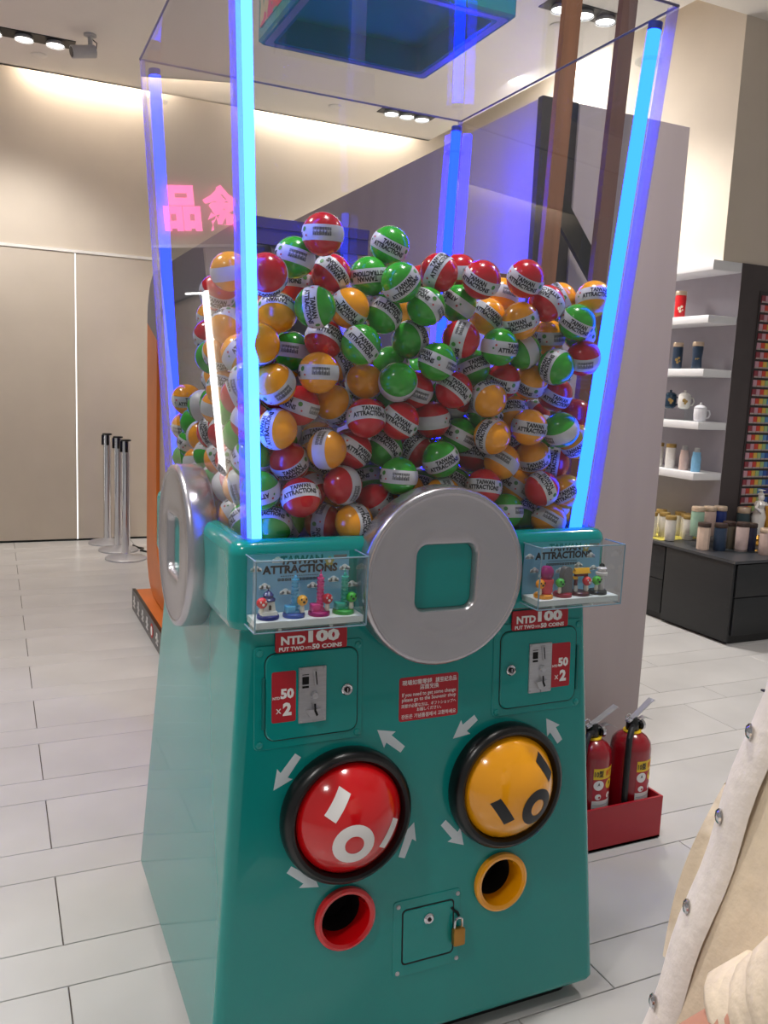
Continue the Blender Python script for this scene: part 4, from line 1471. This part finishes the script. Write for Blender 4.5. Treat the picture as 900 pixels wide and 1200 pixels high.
def tumbler(loc, h, r, col, lidm, label, cat='tumbler', waist=1., hexa_=0, lid_h=.16, motif=None, group='tumblers on the shelf wall', slim=False):
    t = thing('tumbler', label, cat, loc, group)
    n = 8 if hexa_ else 24
    mt = mat('tumbler_%d_%d_%d' % col, col, .35, var=.06, scale=40, bump=.15)
    lh = h * lid_h
    if slim:
        prof = [(r * .95, 0), (r, .004), (r, h * .55), (r * .86, h * .70), (r * .84, h * .82)]
        b_top = h * .82
        lp = [(r * .55, b_top), (r * .58, b_top + .004), (r * .58, h - .003), (r * .5, h)]
    else:
        b_top = h - lh
        prof = [(r * .9, 0), (r * .97, .004), (r * waist, b_top * .45), (r, b_top * .92), (r * .94, b_top)]
        lp = [(r * 1.0, b_top), (r * 1.03, b_top + .002), (r * 1.03, h - .006), (r * .96, h - .001), (r * .5, h)]
    b = MB().lathe(prof, n).obj('body', mt, t, sharp=30 if hexa_ else 50)
    MB().lathe(lp, 24).obj('lid', lidm, t)
    if motif:
        mb = MB()
        k = r * waist * 1.012
        for u, z, q in ((-.9, .42, .32), (-.45, .50, .26), (-.7, .30, .26), (-.25, .36, .18)):
            mb.add([(k * math.sin(u + a / r), -k * math.cos(u + a / r), b_top * z + b_) for a, b_ in circ(r * q, 10)], [tuple(range(10))])
        mb.obj('motif', motif, b)
    return t


def mug(loc, r, h, col, label, motif=None):
    t = thing('lidded_mug', label, 'mug', loc, 'lidded mugs on the shelf')
    mt = mat('mug_%d_%d_%d' % col, col, .25, var=.04)
    b = MB().lathe([(r * .6, 0), (r * .9, h * .08), (r, h * .35), (r * .98, h * .66), (r * .9, h * .70)], 24).obj('body', mt, t)
    l = MB().lathe([(r * .98, h * .70), (r * .95, h * .74), (r * .6, h * .84), (r * .2, h * .88)], 24).obj('lid', mt, t)
    MB().lathe([(r * .14, h * .87), (r * .2, h * .93), (r * .18, h * .98), (r * .05, h)], 12).obj('knob', mt, l)
    MB().tube([(r * .9, -.0, h * .60), (r * 1.35, -.0, h * .58), (r * 1.5, -.0, h * .40), (r * 1.3, 0, h * .22), (r * .9, 0, h * .18)], r * .12, 8).obj('handle', mt, t, Matrix.Rotation(-.5, 4, 'Z'))
    if motif:
        mb = MB()
        k = r * 1.015
        for u, z, q in ((-.8, .45, .3), (-.45, .40, .22), (-.62, .30, .2)):
            mb.add([(k * math.sin(u + a / r), -k * math.cos(u + a / r), h * z + b_) for a, b_ in circ(r * q, 10)], [tuple(range(10))])
        mb.obj('motif', motif, b)
    return t


SX = 3.48
tumbler((SX, 2.668, 2.036), .185, .037, (200, 24, 34), M_pgold, 'red tumbler with cream motif on the second shelf from the top', motif=M_cream, waist=.95)
tumbler((SX, 2.650, 1.690), .182, .034, (32, 52, 74), M_pgold, 'straight navy tumbler with gold motif on the third shelf', motif=M_gold)
tumbler((SX, 2.465, 1.690), .182, .036, (30, 50, 72), M_pgold, 'waisted navy tumbler with gold motif beside the straight one', motif=M_gold, waist=.84)
tumbler((SX, 2.83, 1.690), .182, .034, (34, 54, 78), M_pgold, 'navy tumbler half hidden at the partition edge on the third shelf')
mug((3.47, 2.672, 1.420), .043, .128, (30, 56, 76), 'dark navy lidded mug with gold motif on clear riser', M_gold)
mug((3.47, 2.535, 1.420), .043, .128, (222, 220, 214), 'white lidded mug with gold motif on clear riser', M_gold)
mug((3.46, 2.370, 1.341), .043, .128, (214, 214, 220), 'plain white lidded mug standing directly on the shelf')
t = thing('clear_riser', 'clear acrylic riser lifting two mugs on the shelf', 'riser', (3.47, 2.61, 1.341))
MB().box(-.06, .06, -.15, .16, .070, .0785).obj('top', M_case, t)
for y in (-.15, .155):
    MB().box(-.06, .06, y, y + .005, 0, .070).obj('leg', M_case, t)
tumbler((SX, 2.745, 1.002), .172, .030, (226, 222, 216), M_gold, 'white gold lidded tumbler at the partition edge on the lowest shelf', group='slim bottles on the lowest shelf')
tumbler((SX, 2.630, 1.002), .172, .034, (226, 224, 220), M_gold, 'white gold lidded tumbler beside the pink bottle on the lowest shelf', group='slim bottles on the lowest shelf')
tumbler((SX, 2.497, 1.002), .168, .032, (200, 176, 168), M_grey, 'dusty pink slim bottle with grey cap on the lowest shelf', 'bottle', slim=True, group='slim bottles on the lowest shelf')
tumbler((SX, 2.385, 1.002), .162, .031, (122, 178, 214), M_grey, 'light blue slim bottle with grey cap on the lowest shelf', 'bottle', slim=True, group='slim bottles on the lowest shelf')

# ------------------------------------------------------------------ black cabinets and what stands on them
CT = .530
t = thing('black_cabinet', 'black display cabinet with wide drawers under the swatch wall', 'cabinet', (0, 0, 0))
MB().box(3.222, 6.2, 1.734, 2.296, .05, CT - .018).obj('body', M_cab, t)
MB().box(3.24, 6.2, 1.75, 2.29, 0, .05).obj('plinth', M_black, t)
MB().rbox(3.206, 3.222, 1.722, 2.296, .02, CT - .018, .001, .001).obj('side_panel', M_cab, t)
for z0, z1 in ((.06, .295), (.300, CT - .024)):
    MB().rbox(3.235, 4.0, 1.714, 1.734, z0, z1, .004, .003).obj('drawer', M_cab, t)
t = thing('black_cabinet', 'black cabinet unit below the wall shelves beside the partition', 'cabinet', (0, 0, 0))
MB().box(3.226, 3.634, 2.304, 4.2, .05, CT - .018).obj('body', M_cab, t)
MB().box(3.24, 3.634, 2.304, 4.2, 0, .05).obj('plinth', M_black, t)
for z0, z1 in ((.05, .275), (.280, CT - .024)):
    MB().rbox(3.212, 3.226, 2.312, 3.1, z0, z1, .002, .002).obj('drawer', M_cab, t)
tag(MB().box(3.200, 6.2, 1.708, 2.298, CT - .0175, CT).box(3.200, 3.634, 2.298, 4.2, CT - .0175, CT).obj('worktop', mat('worktop_black', (58, 60, 64), .35, var=.1)),
    'continuous dark worktop over both black cabinets', 'worktop')
tag(MB().box(3.25, 3.62, 2.40, 2.95, CT + .0002, CT + .003).obj('yellow_mat', mat('yellow_mat', (196, 184, 84), .6)), 'yellow mat under the white gold lidded tumblers', 'mat')
G = 'tumblers on the black cabinet'
for i, (x, y, lab) in enumerate(((3.312, 2.39, 'white gold lidded tumbler at the front of the yellow mat'), (3.470, 2.39, 'white gold lidded tumbler next to the mint one'),
                                 (3.385, 2.53, 'white gold lidded tumbler in the middle of the yellow mat cluster'), (3.545, 2.55, 'white gold lidded tumbler behind the pair on the mat'),
                                 (3.475, 2.66, 'white gold lidded tumbler rearmost on the yellow mat'), (3.300, 2.56, 'white gold lidded tumbler against the partition edge on the mat'),
                                 (3.528, 2.47, 'white gold lidded tumbler peeking from behind the one beside the mint tumbler'))):
    tumbler((x, y, CT + .0032), .170, .036, (224, 220, 212), M_gold, lab, group=G)
t = thing('clear_riser', 'clear acrylic riser under the mint, pink and navy tumblers', 'riser', (3.45, 2.19, CT))
MB().box(-.14, .15, -.05, .06, .062, .068).obj('top', M_case, t)
for x in (-.14, .145):
    MB().box(x, x + .005, -.05, .06, 0, .062).obj('leg', M_case, t)
for x, col, lab in ((3.352, (150, 184, 162), 'mint green tumbler with silver lid on the clear riser'), (3.455, (190, 164, 154), 'dusty pink tumbler with silver lid on the clear riser'),
                    (3.548, (26, 46, 110), 'royal navy tumbler with silver lid on the clear riser')):
    tumbler((x, 2.195, CT + .0682), .195, .042, col, M_pgold, lab, group=G)
tumbler((3.768, 2.20, CT), .250, .042, (50, 70, 76), M_pgold, 'tall dark teal tumbler with pale lid in front of swatches', group=G)
for x, y, col, hx, lab in ((3.298, 2.075, (214, 190, 172), 1, 'beige faceted tumbler with brown lid near the worktop edge'),
                           (3.395, 2.03, (44, 62, 86), 0, 'slate blue textured tumbler with dark lid in front row'),
                           (3.525, 2.085, (86, 80, 66), 0, 'olive tumbler with dark lid behind the pale pink one'),
                           (3.527, 1.975, (206, 184, 178), 0, 'pale pink tumbler with dark lid on the low clear tray'),
                           (3.625, 2.00, (38, 40, 66), 0, 'midnight blue tumbler with dark lid beside the pale pink one')):
    tumbler((x, y, CT + (.012 if 'tray' in lab else 0)), .178, .040, col, M_blid, lab, hexa_=hx, group=G)
tag(MB().box(3.44, 3.62, 1.90, 2.035, CT + .0005, CT + .0115).obj('clear_tray', M_case), 'low clear acrylic tray under the pale pink tumbler', 'tray')
tumbler((3.60, 1.845, CT), .168, .045, (196, 172, 162), M_pgold, 'dusty rose ribbed tumbler at the picture edge beside the statue', group=G)
# white and gold statue
t = thing('statue', 'white and gold porcelain standing figure statue on the cabinet', 'statue', (3.845, 2.14, CT))
M_por = mat('white_porcelain', (232, 228, 222), .2, var=.03)
M_sg = mat('statue_gold', (204, 150, 60), .28, metal=.6, var=.1)
MB().lathe([(.055, 0), (.06, .012), (.045, .03), (.05, .045), (.038, .07)], 20).obj('base', M_sg, t)
MB().lathe([(.038, .068), (.05, .10), (.042, .14), (.048, .19), (.036, .225), (.028, .25), (.040, .275), (.030, .295), (.012, .303)], 18).obj('robe', M_por, t)
MB().tube([(-.03, -.01, .285), (-.058, -.02, .255), (-.03, -.045, .225)], [.013, .012, .009], 8).obj('arm', M_por, t)
MB().tube([(.03, -.01, .285), (.055, -.025, .25), (.075, -.045, .235)], [.013, .012, .009], 8).obj('arm', M_por, t)
MB().ball((0, -.004, .322), (.020, .022, .026), 14, 10).obj('head', M_por, t)
MB().lathe([(.018, .336), (.022, .346), (.012, .356), (.008, .368), (.03, .372), (.004, .378)], 12).obj('headdress', M_por, t)
MB().tube([(.03, -.03, .27), (.035, -.045, .20), (.02, -.05, .13), (.03, -.045, .08)], [.012, .015, .012, .008], 8).obj('sash', M_sg, t)

# swatches on the dark wall
t = thing('swatch_display', 'grid of small coloured swatches on the dark brown wall', 'swatch display', (3.822, 2.2985, 0))
MB().box(-.01, .60, -.004, .0, .70, 2.22).obj('backing', mat('swatch_backing', (52, 46, 46), .6), t)
SCOL = [(140, 50, 62), (196, 146, 160), (206, 62, 40), (222, 176, 70), (160, 186, 120), (90, 140, 186), (40, 80, 160), (70, 60, 130)]
sm = []
for c in SCOL:
    b = MB().box(0, .033, -.010, -.004, 0, .046, 0)
    b.box(0, .033, -.0104, -.010, 0, .010, 1)
    sm.append(b.mesh('swatch', [mat('swatch_%d_%d' % (c[0], c[1]), c, .3), mat('swatch_tab', (176, 160, 156), .5)]))
for k in range(24):
    for j in range(7):
        o = link('swatch', sm[min(j + (k % 2), 7)], t)
        o.location = (.006 + j * .0365, 0, 2.146 - k * .0618)

# ================================================================== PERSON at the picture edge, facing the machine's left
M_skin = mat('skin', (196, 140, 116), .5, var=.05)
M_jkt = mat('cream_denim', (226, 208, 182), .8, var=.05, scale=60, bump=.25)
M_plk = mat('pale_placket', (226, 216, 206), .8, var=.04, scale=60, bump=.2)
M_pants = mat('grey_trousers', (70, 72, 84), .8, var=.1, scale=60)
M_hair = mat('black_hair', (20, 16, 16), .45, var=.3, scale=60, stretch=(8, 8, 1))
M_shoe = mat('white_shoe', (210, 208, 204), .5)
PX, PY = -.04, -1.405
P_ = thing('person', 'person in a cream snap button jacket standing at the picture edge', 'person', (-.069, -1.516, 0), None, -.68)


def skin_mesh(pts, edges, name, mtl, parent, sub=2):
    me = bpy.data.meshes.new(name)
    me.from_pydata([p[:3] for p in pts], edges, [])
    o = bpy.data.objects.new(name, me)
    COL.objects.link(o)
    o.modifiers.new('skin', 'SKIN')
    for i, p in enumerate(pts):
        q = p[3]
        me.skin_vertices[0].data[i].radius = q if isinstance(q, tuple) else (q, q)
    me.skin_vertices[0].data[0].use_root = True
    sb = o.modifiers.new('sub', 'SUBSURF')
    sb.levels = sub
    bpy.context.view_layer.update()
    m2 = bpy.data.meshes.new_from_object(o.evaluated_get(bpy.context.evaluated_depsgraph_get()))
    bpy.data.objects.remove(o)
    m2.materials.clear()
    m2.materials.append(mtl)
    for p in m2.polygons:
        p.use_smooth = True
        p.material_index = 0
    return link(name, m2, parent)


# local axes: -x is where the person faces, -y is the side toward the camera (left arm)
pts = [(0, 0, .86, (.13, .11)), (-.005, 0, 1.0, (.12, .10)), (0, 0, 1.15, (.13, .10)), (.01, 0, 1.27, (.11, .08)), (-.005, 0, 1.335, .05), (-.015, 0, 1.38, .048),
       (-.02, 0, 1.45, (.075, .085)), (-.015, 0, 1.53, (.07, .08)),
       (.0, -.16, 1.225, .045), (-.11, -.20, 1.04, .042), (-.188, -.136, .92, .034), (-.222, -.128, .885, .028),
       (.0, .16, 1.225, .045), (.03, .22, 1.05, .042), (.02, .23, .86, .030), (.015, .23, .82, .026),
       (0, -.085, .80, .085), (-.01, -.09, .46, .058), (.01, -.09, .10, .04), (0, .085, .80, .085), (-.01, .09, .46, .058), (.01, .09, .10, .04)]
ed = [(0, 1), (1, 2), (2, 3), (3, 4), (4, 5), (5, 6), (6, 7), (3, 8), (8, 9), (9, 10), (10, 11), (3, 12), (12, 13), (13, 14), (14, 15), (0, 16), (16, 17), (17, 18), (0, 19), (19, 20), (20, 21)]
skin_mesh(pts, ed, 'body', M_skin, P_)
# face
MB().tube([(-.092, 0, 1.475), (-.108, 0, 1.445), (-.104, 0, 1.435)], [.008, .013, .010], 8).obj('nose', M_skin, P_)
for s in (-1, 1):
    MB().ball((-.086, s * .031, 1.475), (.010, .014, .008), 12, 8).obj('eye', M_ink, P_)
    MB().ball((-.01, s * .083, 1.455), (.018, .008, .028), 10, 8).obj('ear', M_skin, P_)
MB().ball((-.094, 0, 1.403), (.008, .022, .007), 12, 6).obj('mouth', mat('lips', (170, 84, 80), .4), P_)


def hand(w, d, up, flip):
    """palm and five curled fingers; w wrist, d direction of the palm, up back-of-hand normal"""
    w, d, up = Vector(w), Vector(d).normalized(), Vector(up).normalized()
    up = (up - d * up.dot(d)).normalized()
    s = d.cross(up) * flip
    mb = MB()
    rg_ = []
    for k, hw, ht in ((-.01, .022, .018), (.02, .033, .016), (.06, .039, .014), (.085, .038, .012), (.092, .034, .008)):
        c = w + d * k
        rg_.append([tuple(c + s * (hw * math.cos(a)) + up * (ht * math.sin(a))) for a in [2 * PI * i / 14 for i in range(14)]])
    mb.loft(rg_)
    for j, (off, L) in enumerate(((-.028, .062), (-.010, .074), (.009, .069), (.027, .054))):
        b0 = w + d * .082 + s * off
        p1 = b0 + d * (L * .42) - up * (L * .12)
        p2 = p1 + d * (L * .24) - up * (L * .26)
        p3 = p2 + d * (L * .05) - up * (L * .26)
        mb.tube([b0, p1, p2, p3], [.0095, .0088, .008, .0062], 10)
    t0 = w + d * .02 - s * .026
    mb.tube([t0, t0 - s * .026 + d * .026 - up * .008, t0 - s * .032 + d * .055 - up * .018], [.0125, .0105, .0075], 10)
    return mb.obj('hand', M_skin, P_)


hand((-.220, -.128, .887), (-.55, .12, -.82), (-.7, -.5, .3), 1)
hand((.015, .232, .825), (-.1, -.02, -.99), (-.1, .99, 0), -1)
# jacket body
def jx0(z):
    return -.192 - (1.171 - z) * (.21 if z < 1.171 else .24) - PX


rgs = []
NJ = 112
zs = [.80, .815, .86, .90, .95, 1.0, 1.05, 1.10, 1.15, 1.20, 1.245, 1.285, 1.315]
for z in zs:
    xf = jx0(z)
    if z > 1.245:
        xf += (z - 1.245) * .3
    b = .205 + .02 * max(0, (1.0 - z)) / .2
    if z > 1.2:
        b = .205 - .75 * (z - 1.2) ** 1.1
    xb = .125 - (.05 * (z - 1.2) / .1 if z > 1.2 else 0)
    ring = []
    for i in range(NJ):
        th = 2 * PI * i / NJ
        sn, cs = math.sin(th), math.cos(th)
        y = -b * math.copysign(abs(sn) ** .85, sn)
        if cs >= 0:
            x = xf + (xb * .35 - xf) * abs(sn) ** 1.35
        else:
            x = xb * .35 + (xb * .65) * abs(cs) ** .7
        amp = .012 * (1.25 - z) / .35 + .004
        x += amp * math.sin(9 * th + 5 * z) * (abs(sn) ** .5) + .0055 * math.sin(24 * th + 9 * z) * min(1, abs(sn) * 3) + .003 * math.sin(17 * th - 11 * z) * abs(sn)
        y += .6 * amp * math.sin(7 * th + 8 * z + 1) * abs(cs * sn) * 2
        ring.append((x, y, z))
    rgs.append(ring)
inn = [[(x * .96 + .003, y * .96, z) for x, y, z in rgs[0]]]
jk = MB().loft([[(x * .965 + .003, y * .965, z + .05) for x, y, z in rgs[0]]] + [[(x * .98, y * .98, z - .002) for x, y, z in rgs[0]]] + rgs, False, False).obj('jacket', M_jkt, P_, sharp=80)


def jx(z):
    xf = jx0(z)
    return xf + ((z - 1.245) * .3 if z > 1.245 else 0)


# placket strip, its fold behind, and the snaps
vs = []
zz = [.80 + .49 * i / 18 for i in range(19)]
for z in zz:
    for y, dx in ((.012, .010), (.004, -.006), (-.006, -.0075), (-.022, -.003), (-.036, .0055), (-.040, .012)):
        vs.append((jx(z) + dx + .002 * math.sin(z * 38), y, z))
MB().add(vs, [(i * 6 + j, i * 6 + j + 1, (i + 1) * 6 + j + 1, (i + 1) * 6 + j) for i in range(18) for j in range(5)]).obj('placket', M_plk, jk, sharp=80)
vs = []
for i in range(15):
    z = .90 + .20 * i / 14
    bl = math.sin(PI * i / 14)
    for y, dx in ((.010, .010), (.024, -.004 - .010 * bl), (.028, -.002 - .010 * bl), (.05, .03)):
        vs.append((jx(z) + dx, y, z))
MB().add(vs, [(i * 4 + j, i * 4 + j + 1, (i + 1) * 4 + j + 1, (i + 1) * 4 + j) for i in range(14) for j in range(3)]).obj('under_flap', M_jkt, jk, sharp=80)
for z in (1.172, 1.082, .982, .872, 1.25):
    MB().lathe([(.0075, 0), (.0075, .002), (.005, .0042), (.001, .005)], 14).obj('snap_button', M_chrome, jk, frame((jx(z) - .0065, -.012, z), (0, -1, 0), (0, 0, 1)))
# pocket with flap on the near chest
vs = []
for i in range(7):
    for j in range(9):
        z = 1.06 + .085 * i / 6
        y = -.075 - .085 * j / 8
        sn = min(1, (abs(y) / .205)) ** (1 / .85)
        x = jx(z) + (.045 - jx(z)) * sn ** 1.35
        vs.append((x - .014 if 0 < i < 6 and 0 < j < 8 else x - .008, y, z))
MB().add(vs, [(i * 9 + j, i * 9 + j + 1, (i + 1) * 9 + j + 1, (i + 1) * 9 + j) for i in range(6) for j in range(8)]).obj('chest_pocket', M_jkt, jk, sharp=80)
# sleeves, near one rolled up
def sleeve(path, rad, name):
    n = 20
    fine, fr_ = [], []
    for i in range(len(path) - 1):
        for k in range(6):
            q = k / 6
            fine.append(Vector(path[i]).lerp(Vector(path[i + 1]), q))
            fr_.append(rad[i] + (rad[i + 1] - rad[i]) * q + .0035 * math.sin(i * 5 + k * 2.1))
    fine.append(Vector(path[-1]))
    fr_.append(rad[-1])
    for _ in range(3):
        fine = [fine[0]] + [(fine[i - 1] + fine[i] * 2 + fine[i + 1]) / 4 for i in range(1, len(fine) - 1)] + [fine[-1]]
    mb_ = MB().tube(fine, fr_, n, cap=False)
    return mb_.obj(name, M_jkt, jk, sharp=80)


sleeve([(.01, -.14, 1.275), (-.01, -.195, 1.20), (-.055, -.215, 1.115), (-.105, -.202, 1.04), (-.130, -.165, .985), (-.148, -.140, .956)], [.07, .075, .072, .066, .056, .050], 'sleeve')
dcf = Vector((-.146, -.138, .953))
dd = Vector((-.70, .14, -.70)).normalized()
MB().tube([dcf - dd * .03, dcf - dd * .024, dcf + dd * .012, dcf + dd * .018, dcf + dd * .014, dcf - dd * .01], [.052, .060, .058, .053, .046, .045], 22, cap=False).obj('rolled_cuff', M_jkt, jk, sharp=80)
sleeve([(.01, .14, 1.275), (.015, .195, 1.20), (.03, .22, 1.08), (.028, .228, .97), (.02, .232, .88)], [.06, .072, .066, .058, .048], 'sleeve')
# collar flaps
for s in (-1, 1):
    MB().add([(-.075, s * .012, 1.285), (-.055, s * .065, 1.305), (.02, s * .085, 1.315), (.06, s * .03, 1.335), (-.115, s * .010, 1.245), (-.10, s * .075, 1.235), (.02, s * .115, 1.285), (.085, s * .04, 1.30),
              (-.085, s * .012, 1.292), (-.063, s * .068, 1.312), (.02, s * .090, 1.322), (.066, s * .03, 1.343)],
             [(0, 1, 5, 4), (1, 2, 6, 5), (2, 3, 7, 6), (8, 9, 5, 4), (9, 10, 6, 5), (10, 11, 7, 6), (0, 1, 9, 8), (1, 2, 10, 9), (2, 3, 11, 10)]).obj('collar', M_plk, jk, sharp=60)
# hair: cap, back fall and loose locks over the shoulder
MB().ball((.012, 0, 1.485), (.105, .098, .105), 20, 14).obj('hair', M_hair, P_)
for s in (-1, 1):
    MB().tube([(-.02, s * .085, 1.50), (-.01, s * .098, 1.40), (-.03, s * .092, 1.32), (-.07, s * .075, 1.27)], [.03, .034, .028, .010], 10).obj('hair_lock', M_hair, P_)
MB().tube([(.07, 0, 1.50), (.10, 0, 1.38), (.11, 0, 1.24)], [.06, .065, .03], 12).obj('hair_fall', M_hair, P_)
MB().tube([(-.03, -.07, 1.36), (-.075, -.045, 1.29), (-.118, -.012, 1.255), (-.130, .004, 1.243)], [.014, .012, .008, .002], 8).obj('hair_lock', M_hair, P_)
MB().tube([(-.03, -.06, 1.34), (-.085, -.050, 1.25), (-.128, -.022, 1.212), (-.150, .004, 1.209)], [.012, .010, .006, .001], 8).obj('hair_lock', M_hair, P_)
# trousers and shoes
for s in (-1, 1):
    MB().tube([(0, s * .07, .90), (-.005, s * .088, .74), (-.01, s * .092, .46), (.005, s * .092, .12), (.005, s * .092, .09)], [.115, .105, .080, .074, .076], 20).obj('trouser_leg', M_pants, P_)
    MB().rbox(-.19, .08, s * .092 - .048, s * .092 + .048, 0, .085, .045, .02).obj('shoe', M_shoe, P_)
